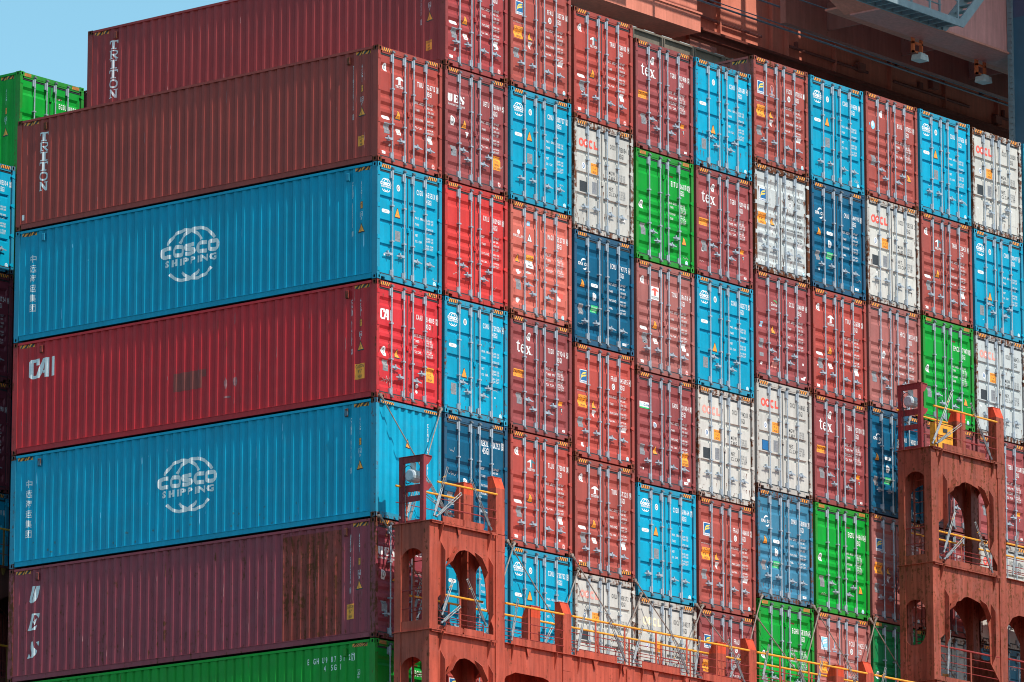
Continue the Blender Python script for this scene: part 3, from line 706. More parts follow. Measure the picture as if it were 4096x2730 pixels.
        add('logo', [(M_OOP, poly([(.25, 2.25), (.55, 2.25), (.48, 2.17), (.32, 2.17)])), (M_WHITE, fit('APL', .22, .60, 1.90, .20, bold=.08))])
        for q in numbers(pre, dig, chk, M_WHITE, 'B'): add(*q, 1)
    elif st in ('plain', 'seku', 'hpcu'):
        if st != 'plain': add('sticker', seal(.75 if st == 'hpcu' else .85, 1.52 if st == 'hpcu' else 1.30)); add('data_plate', plate(.2, .70, .40, .98))
        if st == 'seku': add('chalk_mark', scrib(.25, 2.05, .2, .15, 4)+scrib(.25, 1.45, .3, .1, 8))
        if dig:
            if st == 'seku': 
                add('serial_number', [(M_WHITE, join(fit('SEKU', 1.50, 1.76, 2.30, .155, cond=.55, bold=.06), fit('45G1', 1.50, 1.76, 2.11, .155, cond=.55, bold=.06), fit('436757', 1.88, 2.22, 2.30, .155, cond=.55, bold=.06), fit('5', 2.25, 2.30, 2.31, .135, cond=.55, bold=.06), boxframe(2.235, 2.285, 2.315, 2.465, .008)))], 1)
            else:
                for q in numbers(pre, dig, chk, M_WHITE, 'A'): add(*q, 1)
            for q in weights('A', M_WHITE, ['MGW', 'TARE', 'PAYLOAD', 'CU.CAP.'], VAL): add(*q, 1)
    return D
BKIND = {'cosco': 'B', 'coscon': 'B', 'oocl': 'C', 'ooclp': 'C', 'oocly': 'C', 'apl': 'B'}
LOWH = [(0, -1, .625), (1, -1, .635), (2, 1, .60), (3, 1, .605)]
INH = [(0, 1, .83), (1, -1, .62), (3, -1, .83), (2, 1, .615)]
HSETS = {'low': LOWH, 'in': INH}

def container(x, y, z, colname, st, num, label, hs='low', wear=.25, K=1.0, side=False, hstripe=6, door=True, fine=False, group='shipping containers stacked on the ship', col=None, castwear=.75, frontoff=0):
    c = col or COL[colname]; r = random.Random(hash((round(x, 1), round(z, 1))) & 0xffff)
    k = r.uniform(.92, 1.07); c4 = (c[0]*k, c[1]*k, c[2]*k, wear)
    H = 2.896*K
    root = thing('shipping_container', label, 'container', (x, y, z+Z0), group)
    cf = [c[i]*.75+(.20, .10, .07)[i]*.12 for i in range(3)]; fr4 = (*cf, min(1, wear+(.42 if colname in ('grey', 'pale') else .25)))
    ca = .45 if castwear > .5 else .85
    cc = (c[0]*ca+.16*(1-ca), c[1]*ca+.052*(1-ca), c[2]*ca+.034*(1-ca), castwear)
    for cx in (0, W-.162):
        for cy in ((0, LEN-.178) if side or True else (0,)):
            for cz in (0, H-.118): put('corner_casting', ME_CAST, root, (cx, cy, cz), cc)
    put('side_panel', shared(side_mesh, K, True), root, col=c4); put('side_panel', shared(side_mesh, K, False), root, col=c4)
    for t, nm in ((True, 'top_rail'), (False, 'bottom_rail')):
        me = shared(rails_mesh, K, t); put(nm, me, root, col=c4); put(nm, me, root, (W, LEN, 0), c4, (0, 0, PI))
    put('roof_panel', shared(roof_mesh, K), root, col=c4); put('floor_frame', shared(floor_mesh, K), root, col=(.05, .04, .035, .6))
    put('front_frame', shared(endframe_mesh, K, LEN if door else 0), root, col=fr4)
    fp = put('front_panel', shared(endwall_mesh, K, LEN if door else 0), root, col=c4)
    if not door:
        put('rear_frame', shared(endframe_mesh, K, LEN), root, col=fr4); put('rear_panel', shared(endwall_mesh, K, LEN), root, col=c4)
        return root, None, fp
    frm = put('door_frame', shared(frame_mesh, K), root, col=fr4)
    zs = H-.082
    nst = 8 if fine else 4
    decal('hazard_stripe', FR_OFF, stripes(.175, .50 if not fine else .42, (zs-.03)/K, (zs+.055)/K, nst, lean=-.045 if not fine else -.03), frm, ('hs', 0, fine, K)).location = (0, .012, 0)
    decal('hazard_stripe', FR_OFF, stripes(1.90 if not fine else 1.99, 2.25, (zs-.03)/K, (zs+.055)/K, nst, lean=-.045 if not fine else -.03), frm, ('hs', 1, fine, K)).location = (0, .012, 0)
    kind = BKIND.get(st, 'A'); surf = SURFS.setdefault((kind, K), Surf('door', K, kind)); doors = []
    for s in (0, 1):
        d = put('door', shared(door_mesh, s, kind, K), root, col=c4); doors.append(d)
        put('gasket', shared(gasket_mesh, s, K), d)
        for i in (0, 1):
            bx = BARX[s*2+i]+(.0 if kind == 'A' else (.012, 0, 0, -.01)[s*2+i])
            put('locking_bar', shared(bar_mesh, K), d, (bx, 0, 0))
        for hz in (2.62, 1.83, 1.03, .235): put('hinge', ME_HG[-1 if s else 1], d, ((W-.03) if s else .03, 0, hz*K), c4)
    HV = r.uniform(-.05, .05)
    for bi, sg, hz in HSETS[hs]:
        put('handle', ME_H[sg], doors[bi//2], (BARX[bi], 0, (hz+HV)*K))
    if door:
        mb = CACHE.get('lock')
        if mb is None:
            q = MB(); q.prism([(-.035, -.06), (.05, -.06), (.05, .06), (.01, .075), (-.035, .05)], lambda p, t_, t: (1.182+p, t, t_), .006, .040); q.box(1.17, 1.20, -.004, .006, -.03, .0); mb = CACHE['lock'] = q.mesh('lock_plate', [M_PAINT])
        put('lock_plate', mb, root, (0, 0, (2.33 if st == 'green' else 1.37)*K), c4)
    if wear >= .28 and door:
        for s in (0, 1):
            sh = []; x0, x1 = DX[s][0][0]+.03, DX[s][-1][0]-.03
            for _ in range(int(6+wear*34)):
                edge = r.random() < .5
                x_ = r.choice((x0+r.uniform(0, .06), x1-r.uniform(0, .06))) if edge else r.uniform(x0, x1); w_ = r.uniform(.006, .022)*(1.5 if wear > .45 else 1); h_ = r.uniform(.03, .22)*(1.6 if wear > .45 else 1)
                z_ = r.uniform(.2, 2.6) if r.random() < .6 else r.uniform(.16, .45)
                sh.append(poly([(x_, z_-h_), (x_+w_*.4, z_-h_*.4), (x_+w_, z_), (x_-w_*.7, z_), (x_-w_*.3, z_-h_*.5)]))
            decal('rust_streak', surf, [(M_RUSTD, join(*sh))], doors[s])
        sh = []
        for _ in range(14):
            x_ = r.uniform(.2, 2.2); z_ = r.choice((.06, .09, .11, 2.82, 2.86)); sh.append(ell(x_, z_, r.uniform(.02, .09), r.uniform(.008, .022), 7))
        decal('rust_stain', FR_OFF, [(M_RUSTD, join(*sh))], frm).location = (0, .010, 0)
    for _ in range(r.randrange(0, 4)):
        s = r.randrange(2); x_ = r.uniform(.2, .5) if s == 0 else r.uniform(1.9, 2.2); z_ = r.uniform(.25, .9); a = r.uniform(.03, .09)
        q = r.random()
        decal('paper_scrap' if q < .5 else 'chalk_mark', surf, [(M_WHITE, rect(x_, z_, x_+a, z_+a*r.uniform(.6, 1.3)))] if q < .5 else scrib(x_-.05, z_, .18, .09, r.randrange(99)), doors[s])
    for nm, layers, s in style_marks(st, num):
        key = None if nm in ('serial_number', 'check_digit', 'weight_table') and nm != 'weight_table' else (st, nm, len([q for q in layers]), round(layers[0][1][0][0][0], 3), round(layers[0][1][0][0][1], 3), num[3:] if len(num) > 3 else 0, layers[0][0].name)
        decal(nm, surf, layers, doors[s], key)
    return root, doors, frm
SURFS = {}
FR_OFF = Surf('front')

# ------------------------------------------------------------------ the stacks
PX, PZ = 2.547, 2.9155
OFF = [0, .011, -.013, -.321, -.627, -.618, -.04, -.066, -.009, 0, -.026, -.02]
ORD = ['corner stack', 'second stack', 'third stack', 'fourth stack', 'fifth stack', 'sixth stack', 'seventh stack', 'eighth stack', 'ninth stack', 'tenth stack', 'eleventh stack', 'last stack']
TIER = {-1: 'topmost', 0: 'second from top', 1: 'third from top', 2: 'fourth from top', 3: 'fifth from top', 4: 'sixth from top', 5: 'lowest seen'}
# column, tier, colour, livery, (owner, serial, check digit[, option]), look, handle set, wear
T = [
 (0, 0, 'oxide', 'triton', ('TIIU', '526712', '3'), 'oxide-red container with white tee logo', 'low', .15),
 (0, 1, 'blue', 'cosco', ('CSGU', '635513', '8'), 'bright blue container with large globe logo', 'low', .08),
 (0, 2, 'crimson', 'cai', ('CAAU', '614105', '2'), 'crimson container with three blocky white letters', 'in', .28),
 (0, 4, 'violet', 'ues', ('UETU', '522036', '0'), 'purple-brown container with rust patch and stencilled letters', 'low', .5),
 (0, 5, 'green', 'green', ('EGHU', '987312', '7'), 'green container with white number along its side', 'in', .30),
 (1, -1, 'tbrown', 'triton', ('TIIU', '493333', '1'), 'red-brown container overhanging the corner stack', 'low', .15),
 (1, 0, 'maroon', 'ues', ('UETU', '788969', '5'), 'maroon container with stencilled three-letter logo', 'in', .2),
 (1, 1, 'red', 'plain', ('XYLU', '810968', '0'), 'bright red container without logo', 'in', .2),
 (1, 2, 'blue', 'cosco', ('CSNU', '729526', '4', 'o'), 'blue container with white-scraped doors', 'in', .35),
 (1, 3, 'navy', 'seku', ('SEKU', '436757', '5'), 'dark blue container with chalk scribbles', 'low', .25),
 (1, 4, 'blue', 'cosco', ('CSNU', '681204', '2'), 'blue container seen through the tower arch', 'low', .15),
 (1, 5, 'oxide', 'florens', ('FFAU', '331207', '5'), 'red-brown container behind the lowest tower arch', 'low', .2),
 (2, -1, 'brown', 'florens', ('FFAU', '335756', '6'), 'brown container with wave logo and white tape', 'low', .2),
 (2, 0, 'blue', 'cosco', ('CSNU', '830727', '2'), 'blue container with globe logo', 'low', .22),
 (2, 1, 'salmon', 'mag', ('MAGU', '552731', '8'), 'faded salmon container with many peeling stickers', 'in', .3),
 (2, 2, 'maroon', 'tex', ('TXGU', '579246', '5'), 'maroon container with big white lowercase lettering', 'in', .18),
 (2, 3, 'oxide', 'tritonm', ('TLLU', '775000', '3'), 'red-brown container with two-tone tee logo', 'low', .12),
 (2, 4, 'blue', 'cosco', ('CSNU', '730732', '3'), 'blue container with lashing rod across its doors', 'low', .15),
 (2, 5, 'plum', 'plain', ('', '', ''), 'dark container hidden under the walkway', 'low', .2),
 (3, -1, 'oxide', 'tritonm', ('TRHU', '726000', '9'), 'red-brown container with two-tone tee logo', 'low', .15),
 (3, 0, 'grey', 'oocl', ('OOCU', '713084', '0'), 'rusty white-grey container with coral ring logo', 'low', .34),
 (3, 1, 'navy', 'cma', ('ECMU', '747175', '6'), 'dark blue container with white swoosh logo', 'low', .08),
 (3, 2, 'oxide', 'florens', ('FFAU', '345695', '4'), 'red-brown container with wave logo', 'low', .12),
 (3, 3, 'brown', 'triton', ('TIIU', '572211', '9'), 'red-brown container with white tee logo', 'low', .15),
 (3, 4, 'grey', 'ooclp', ('OOLU', '438272', '1'), 'low white-grey container with pink ring logo', 'low', .3),
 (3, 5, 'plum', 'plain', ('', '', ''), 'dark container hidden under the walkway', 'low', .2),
 (4, -1, 'maroon', 'tex', ('TGBU', '713918', '5'), 'maroon container with lowercase lettering and purple stain', 'in', .2),
 (4, 0, 'green', 'green', ('EITU', '061170', '3'), 'bright green container', 'in', .08),
 (4, 1, 'rosy', 'tritonw', ('TCNU', '119678', '4'), 'rosy brown container with white logo sticker', 'low', .18),
 (4, 2, 'maroon', 'seacube', ('GAOU', '730404', '8'), 'maroon container with white, blue and green logo', 'low', .12),
 (4, 3, 'blue', 'cosco', ('CSGU', '614664', '7'), 'clean blue container with globe logo', 'low', .06),
 (4, 4, 'grey', 'oocly', ('OOCU', '814337', '5'), 'white-grey container with faded cream ring logo', 'low', .25),
 (5, -1, 'blue', 'coscon', ('CSNU', '658681', '4', 'o'), 'rust-stained blue container without logo', 'in', .42),
 (5, 0, 'maroon', 'tex', ('TGBU', '920946', '6'), 'maroon container with lowercase lettering', 'in', .2),
 (5, 1, 'blue', 'cosco', ('CSNU', '802572', '5', 'o'), 'blue container with globe logo and chalk marks', 'in', .2),
 (5, 2, 'grey', 'ooclp', ('OOCU', '794283', '9'), 'white-grey container with pink ring logo', 'low', .28),
 (5, 3, 'brown', 'florens', ('FFAU', '346680', '2'), 'red-brown container with yellow-wave logo', 'low', .12),
 (5, 4, 'maroon', 'florens', ('FFAU', '351174', '0'), 'maroon container partly behind posts', 'low', .2),
 (6, -1, 'brown', 'florensc', ('FSCU', '877850', '1'), 'speckled rusty brown container with two logos', 'low', .40),
 (6, 0, 'pale', 'florensw', ('CBHU', '942232', '8'), 'pale container streaked with orange rust', 'low', .50),
 (6, 1, 'maroon', 'global', ('GCXU', '514889', '0'), 'maroon container with green arc logo', 'in', .15),
 (6, 2, 'grey', 'oocl', ('OOCU', '948163', '3'), 'clean cream-white container with coral logo', 'low', .14),
 (6, 3, 'steelblue', 'cma', ('CMAU', '531918', '7'), 'weathered steel-blue container with rust', 'low', .44),
 (6, 4, 'green', 'green', ('EGHU', '583176', '6'), 'green container crossed by a lashing rod', 'in', .15),
 (7, -1, 'blue', 'cosco', ('CSNU', '894598', '1'), 'blue container with globe logo below the crane', 'low', .10),
 (7, 0, 'navy', 'cma', ('CMAU', '644990', '3'), 'dark blue container with swoosh logo', 'low', .22),
 (7, 1, 'oxide', 'triton', ('TIIU', '526138', '3'), 'orange-brown container with tee logo', 'low', .12),
 (7, 2, 'maroon', 'tex', ('TGBU', '927150', '2'), 'maroon container with lowercase lettering', 'in', .2),
 (7, 3, 'green', 'green', ('EGSU', '946610', '4'), 'bright green container', 'in', .06),
 (7, 4, 'rosy', 'florensl', ('FCIU', '994253', '9'), 'rosy brown container with pale blue logo', 'low', .2),
 (8, -1, 'brown', 'bsl', ('BSIU', '937552', '0'), 'brown container with round pale-blue sticker', 'in', .25),
 (8, 0, 'grey', 'oocl', ('OOCU', '715353', '2'), 'white-grey container with coral logo and rusty sill', 'low', .3),
 (8, 1, 'rosy', 'hpcu', ('HPCU', '489334', '0'), 'dusty rose-brown container', 'in', .2),
 (8, 2, 'navy', 'cma', ('CMAU', '740123', '6'), 'dark blue container beside the right tower', 'low', .25),
 (8, 3, 'rosy', 'florens', ('FFAU', '497516', '2'), 'pinkish brown container left of the right tower', 'low', .2),
 (8, 4, 'dgreen', 'green', ('EGHU', '902217', '1'), 'dull green container with lashing rods', 'in', .15),
 (9, -1, 'blue', 'cosco', ('CSNU', '837636', '0'), 'blue container with globe logo', 'low', .10),
 (9, 0, 'brown', 'tritonm', ('TRHU', '726431', '8'), 'red-brown container with two-tone tee logo', 'low', .15),
 (9, 1, 'green', 'green', ('EMCU', '879478', '0'), 'green container behind the tower platform', 'in', .08),
 (9, 2, 'maroon', 'tex', ('TGHU', '402113', '5'), 'maroon container behind the tower top', 'in', .2),
 (9, 3, 'maroon', 'ues', ('UETU', '502861', '7'), 'maroon container seen through the upper arch', 'low', .2),
 (9, 4, 'grey', 'ooclp', ('OOLU', '914402', '8'), 'white-grey container seen through the lower arch', 'low', .3),
 (10, -1, 'grey', 'oocl', ('OOCU', '331158', '7'), 'white-grey container with coral logo and rusty header', 'in', .38),
 (10, 0, 'blue', 'cosco', ('CSNU', '700497', '0', 'o'), 'blue container with magenta sticker', 'in', .2),
 (10, 1, 'pale', 'ooclp', ('OOLU', '966476', '0'), 'white container with faded pink logo', 'low', .34),
 (10, 2, 'maroon', 'tex', ('TGBU', '402681', '6'), 'maroon container right of the tower', 'in', .2),
 (10, 3, 'grey', 'oocl', ('OOCU', '587864', '1'), 'white-grey container behind tower railing', 'low', .25),
 (10, 4, 'steelblue', 'apl', ('APZU', '724457', '3'), 'light blue container with eagle logo', 'low', .35),
 (11, -1, 'blue', 'plain', ('', '', ''), 'blue container cut off by the right edge', 'low', .2),
 (11, 0, 'navy', 'plain', ('', '', ''), 'dark blue container cut off by the right edge', 'low', .2),
 (11, 1, 'maroon', 'plain', ('', '', ''), 'maroon container cut off by the right edge', 'low', .3),
 (11, 2, 'brown', 'plain', ('', '', ''), 'brown container cut off by the right edge', 'low', .3),
 (11, 3, 'blue', 'plain', ('', '', ''), 'blue container cut off at right, second lowest', 'low', .2),
 (11, 4, 'navy', 'plain', ('', '', ''), 'dark blue container cut off at right, lowest', 'low', .2),
]
RUSTCAST = {'blue': .45, 'green': .35, 'navy': .5}
BOX = {}
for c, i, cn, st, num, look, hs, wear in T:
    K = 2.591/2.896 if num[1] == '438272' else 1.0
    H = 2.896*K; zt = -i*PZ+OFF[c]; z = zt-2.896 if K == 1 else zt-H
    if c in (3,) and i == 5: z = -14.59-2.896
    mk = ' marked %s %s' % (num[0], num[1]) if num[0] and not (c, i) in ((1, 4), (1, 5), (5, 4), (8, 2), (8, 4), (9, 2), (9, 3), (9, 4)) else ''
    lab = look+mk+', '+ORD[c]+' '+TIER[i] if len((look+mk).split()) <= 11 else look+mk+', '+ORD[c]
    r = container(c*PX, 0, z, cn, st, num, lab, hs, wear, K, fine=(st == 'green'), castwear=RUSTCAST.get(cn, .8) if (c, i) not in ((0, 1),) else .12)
    BOX[(c, i)] = r
# the corner container turned with its closed end toward the bridge
zc = -3*PZ-2.896
r3 = container(0, 0, zc, 'blue', 'cosco', ('CSNU', '677191', '5'), 'blue container showing its plain corrugated end, large globe logo on its side, corner stack', wear=.30, door=False, castwear=.8)
BOX[(0, 3)] = r3
endS = Surf('end'); fp = r3[2]
decal('hazard_stripe', Surf('front'), stripes(.20, .66, 2.80, 2.855, 6), fp).location = (0, .008, 0)
decal('hazard_stripe', Surf('front'), stripes(1.80, 2.26, 2.80, 2.855, 6), fp).location = (0, .008, 0)
decal('warning_sign', endS, sgn_tri(1.23, 1.84, .26, .22), fp)
vt = [text(ch, 1.95, 2.44-.1165*k, .092, cond=.55, bold=.06, center=True) for k, ch in enumerate('CSNU 677191 5') if ch != ' ']
decal('serial_number', endS, [(M_WHITE, join(*vt, boxframe(1.905, 2.44-.1165*12-.02, 1.995, 2.44-.1165*12+.115, .008)))], fp)

# markings on the long sides
SIDE = Surf('side')
def side_marks(key, pre, dig, chk, col, kind, zoff=0, icn='33', caut=None, num_z=2.48, vent=(.95,), flats=True, start=.815):
    root = BOX[key][0]; sp = [o for o in root.children if o.name.startswith('side_panel')][0]
    SF = Surf('sidew') if key == (0, 5) else SIDE
    if key == (0, 5): sp.data = shared(side_mesh, 1.0, True, True)
    A = lambda nm, layers: decal(nm, SF, layers, sp)
    for y0, y1 in ((.72, .26), (11.95, 11.48)):
        A('hazard_stripe', stripes(-y0, -y1, 2.735, 2.818, 9 if kind == 'ev' else 4, lean=.07))
    for vy in vent: put('vent', ME_VENT, root, (0, vy, 2.53), tuple(root.children[8].color))
    put('vent', ME_VENT, root, (0, LEN-vent[0]-.05, 2.53), tuple(root.children[8].color))
    if kind != 'ev':
        s = pre+' '+dig+' '+chk if kind != 'tri' else pre+dig+' '+chk
        st_ = (num_z-1.245)/(len(s)-1); sh = []
        for k, ch in enumerate(s):
            if ch != ' ': sh.append(text(ch, -start, num_z-.09-st_*k, .096, cond=.68, bold=.07, center=True))
        zb = num_z-.09-st_*(len(s)-1); sh.append(boxframe(-start-.035, zb-.02, -start+.035, zb+.112, .007))
        A('serial_number', [(M_WHITE, join(*sh))])
        A('size_code', [(M_WHITE, join(*[text(ch, -.535, num_z-.095-.113*k, .096, cond=.68, bold=.07, center=True) for k, ch in enumerate('45G1')]))])
        A('height_sign', [(M_BLACK, rect(-.59, 1.79, -.48, 1.97)), (M_YEL, rect(-.58, 1.80, -.49, 1.96)), (M_BLACK, join(fit('2.9m', -.57, -.50, 1.89, .045), fit("9'6\"", -.56, -.51, 1.82, .045)))])
    zi = {'ev': 2.06, 'cos': 1.60}.get(kind, 1.55)
    A('round_trip_mark', [(M_WHITE, join(boxframe(-.60, zi, -.48, zi+.12, .008), fit('ic', -.585, -.495, zi+.025, .07, bold=.03), fit(icn, -.575, -.505, zi-.085, .06, bold=.03)))])
    if kind != 'ev': A('warning_sign', sgn_tri(-.54, 1.21, .22, .24) if kind != 'tri' else sgn_tri(-.54, 1.20, .23, .25))
    if caut: A('caution_sign', caution(*caut))
    return A
def scratches(key, n, mt, seed, lo=.3, hi=2.5, dark=0):
    sp = [o for o in BOX[key][0].children if o.name.startswith('side_panel')][0]; r = random.Random(seed); sh = []
    for _ in range(n):
        y = .24+.278*r.randrange(42)+r.choice((0, .206))+r.uniform(-.012, .012); z = r.uniform(lo, hi); h = r.uniform(.04, .38); w_ = r.uniform(.003, .009)
        sh.append(poly([(-y-w_, z), (-y+w_, z+h*.2), (-y+w_*.6, z+h), (-y-w_*.8, z+h*.8)]))
    decal('scratch', SIDE, [(mt, join(*sh))], sp)
    if dark:
        sh = []
        for _ in range(dark):
            y = r.uniform(.6, 11.6); z = r.uniform(.2, .75); sh.append(patch(M_BLACK, -y, z, r.uniform(.02, .12), r.uniform(.01, .10), r.randrange(999))[0][1])
        decal('scuff', SIDE, [(M_TEAL, join(*sh))], sp)
A = side_marks((0, 0), 'TIIU', '526712', '3', 'oxide', 'tri', icn='87', caut=(-.67, .45, -.45, .70))
for k, ch in enumerate('TRITON'): A('lettering', [(M_WHITE, place(SLAB[ch], -11.42, 2.245-.26*k, .31, .235))])
A('sticker', [(M_WHITE, rect(-11.98, .26, -11.90, .40))])
A = side_marks((1, -1), 'TIIU', '493333', '1', 'oxide', 'tri', icn='87', caut=(-.67, .45, -.45, .70))
for k, ch in enumerate('TRITON'): A('lettering', [(M_WHITE, place(SLAB[ch], -11.44, 2.275-.262*k, .31, .235))])
ZH = '中远海运集团'
for key, a in (((0, 1), ('CSGU', '635513', '8')), ((0, 3), ('CSNU', '677191', '5'))):
    A = side_marks(key, *a, 'blue', 'cos')
    A('logo', [(M_WHITE, globe(-6.13, 1.47, .655, 1.42))])
    A('lettering', [(M_WHITE, join(*[fit(ch, -11.67, -11.475, 2.035-.256*k, .150, cond=1, bold=.07) for k, ch in enumerate(ZH)]))])
A = side_marks((0, 2), 'CAAU', '614105', '2', 'red', 'cai', icn='87', caut=(-.71, .50, -.41, .88))
A('logo', cai(-11.63, 1.90, .89, .50))
A('paint_patch', [(flat('brown_touch_up_paint', (.26, .050, .038), .7), join(rect(-6.64, .94, -5.70, 1.40), rect(-5.70, 1.22, -5.58, 1.40)))])
A('scuff', patch(M_SCUF, -4.9, .95, .10, .30, 3)+patch(M_SCUF, -4.6, .95, .12, .26, 5)+patch(M_SCUF, -4.85, .60, .24, .06, 6))
A = side_marks((0, 4), 'UETU', '522036', '0', 'maroon', 'ues', caut=(-.94, .51, -.70, .875), num_z=2.55)
for nm_, sh, z in (('U', UES_U, 1.975), ('E', UES_E, 1.28), ('S', UES_S, .575)):
    v = [(-11.53+.27*p[0]+.13*p[1], z+.42*p[1]) for p in sh[0]]; A('lettering', [(M_WHITE, (v, sh[1]))])
M_RUSTP = paint('repainted_rusty_steel', rough=.6, base=(.33, .060, .045), rustamt=.66, streak=3)
A('paint_patch', [(M_RUSTP, rect(-2.97, .18, -1.08, 2.72))])
A = side_marks((0, 5), 'EGHU', '987312', '7', 'green', 'ev', icn='70')
A('serial_number', [(M_WHITE, join(*[text(ch, -y, 2.44, .135, cond=.56, bold=.07, center=True) for ch, y in zip('EGHU9873127', (2.12, 1.925, 1.82, 1.647, 1.542, 1.369, 1.264, 1.091, .986, .813, .708))], boxframe(-.752, 2.42, -.664, 2.60, .009),
   *[text(ch, -y, 2.24, .135, cond=.56, bold=.07, center=True) for ch, y in zip('45G1', (1.594, 1.369, 1.264, 1.091))]))])
A = side_marks((6, -1), 'FSCU', '877850', '1', 'brown', 'tri', icn='87', caut=(-.67, .45, -.45, .70))

scratches((0, 0), 26, M_SCUF, 1); scratches((1, -1), 22, M_SCUF, 2); scratches((0, 1), 5, M_LBL, 3); scratches((0, 2), 30, M_SCUF, 4); scratches((0, 3), 26, M_LBL, 5, dark=34); scratches((0, 4), 46, M_SCUF, 6); scratches((0, 4), 30, M_RUSTD, 7); scratches((0, 2), 14, M_RUSTD, 8); scratches((0, 5), 16, M_RUSTD, 9, 1.5, 2.6)

# ------------------------------------------------------------------ next bay aft, seen past the left end and over the top
YA = 14.62
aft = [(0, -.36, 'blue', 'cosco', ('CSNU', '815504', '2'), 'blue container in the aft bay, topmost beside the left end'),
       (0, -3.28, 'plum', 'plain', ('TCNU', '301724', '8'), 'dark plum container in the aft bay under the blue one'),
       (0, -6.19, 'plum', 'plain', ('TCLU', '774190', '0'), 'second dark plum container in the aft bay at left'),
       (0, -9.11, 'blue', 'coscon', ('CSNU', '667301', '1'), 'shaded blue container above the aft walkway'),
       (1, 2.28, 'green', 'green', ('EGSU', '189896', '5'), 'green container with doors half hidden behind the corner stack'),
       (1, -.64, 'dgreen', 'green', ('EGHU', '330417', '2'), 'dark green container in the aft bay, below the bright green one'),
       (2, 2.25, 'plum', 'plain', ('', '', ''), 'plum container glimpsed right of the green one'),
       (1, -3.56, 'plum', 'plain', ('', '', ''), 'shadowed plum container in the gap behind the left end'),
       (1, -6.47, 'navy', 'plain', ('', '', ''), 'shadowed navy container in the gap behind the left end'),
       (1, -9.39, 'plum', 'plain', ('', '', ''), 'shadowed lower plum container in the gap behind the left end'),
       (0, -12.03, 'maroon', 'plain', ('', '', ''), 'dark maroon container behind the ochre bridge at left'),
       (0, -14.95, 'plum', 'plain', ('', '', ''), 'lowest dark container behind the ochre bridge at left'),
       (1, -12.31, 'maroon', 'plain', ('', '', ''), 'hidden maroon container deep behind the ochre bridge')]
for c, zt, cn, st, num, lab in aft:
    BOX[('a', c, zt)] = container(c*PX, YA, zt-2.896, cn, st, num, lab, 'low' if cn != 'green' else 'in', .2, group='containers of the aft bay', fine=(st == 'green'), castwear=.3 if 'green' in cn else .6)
BOX['eg'] = BOX[('a', 1, 2.28)]
A = side_marks('eg', 'EGSU', '189896', '5', 'green', 'cos', icn='70')

# ------------------------------------------------------------------ lashing bridges
BR = (.47, .088, .052); BRC = (*BR, .50)
CAPC = (.72, .085, .035, .08)
FY, BYK = -1.8, -.71
def bridge_tools(root, org, c4):
    def add(name, mb_or_me, mats=None, col=None, parent=None):
        me = mb_or_me if isinstance(mb_or_me, bpy.types.Mesh) else mb_or_me.mesh(name, mats or [M_BRIDGE])
        return put(name, me, parent or root, (-org[0], -org[1], -org[2]) if parent is None else (0, 0, 0), col or c4)
    return add
def new_bridge(label, org, group='lashing bridges'):
    return thing('lashing_bridge', label, 'lashing bridge', (org[0], org[1], org[2]+Z0), group)
def arch_pts(xa, xb, zb, zt, rise, n=10):
    pts = [(xa, zb), (xb, zb), (xb, zt-rise)]
    for i in range(1, n):
        t = PI*i/n; pts.append(((xa+xb)/2+(xb-xa)/2*math.cos(t), zt-rise+rise*math.sin(t)))
    return pts+[(xa, zt-rise)]
def oval_pts(xa, xb, zb, zt, n=20):
    cx, cz, rx, rz = (xa+xb)/2, (zb+zt)/2, (xb-xa)/2, (zt-zb)/2; out = []
    for i in range(n):
        t = 2*PI*i/n; c_, s_ = math.cos(t), math.sin(t)
        out.append((cx+rx*math.copysign(abs(c_)**.8, c_), cz+rz*math.copysign(abs(s_)**.8, s_)))
    return out
def front_open(xl, xr, zd, zt, s=1.0):
    """haunched opening between two columns: zd deck below, zt top of the arch"""
    wl = xl+.29*s; wr = xr-.36*s; m = (wl+wr)/2
    return [(xl, zd+.14), (xr-.05, zd+.14), (xr-.05, zd+.30), (wr+.06, zd+.75), (wr+.03, zt-.85), (wr-.02, zt-.62), (wr-.10, zt-.42), (wr-.22, zt-.24), (wr-.38, zt-.10), (m+.16, zt-.02), (m-.02, zt), (m-.20, zt-.04), (m-.34, zt-.14), (wl+.10, zt-.28), (wl, zt-.46), (wl, zt-.95), (wl-.03, zt-1.05), (xl, zt-1.30)]
def stair_ladder(x, y0, z0, z1):
    mb = MB()
    for dy in (0, .34): mb.box(x, x+.05, y0+dy, y0+dy+.03, z0, z1)
    z = z0+.25
    while z < z1: mb.tube((x+.025, y0, z), (x+.025, y0+.35, z), .012, 5); z += .3
    return mb
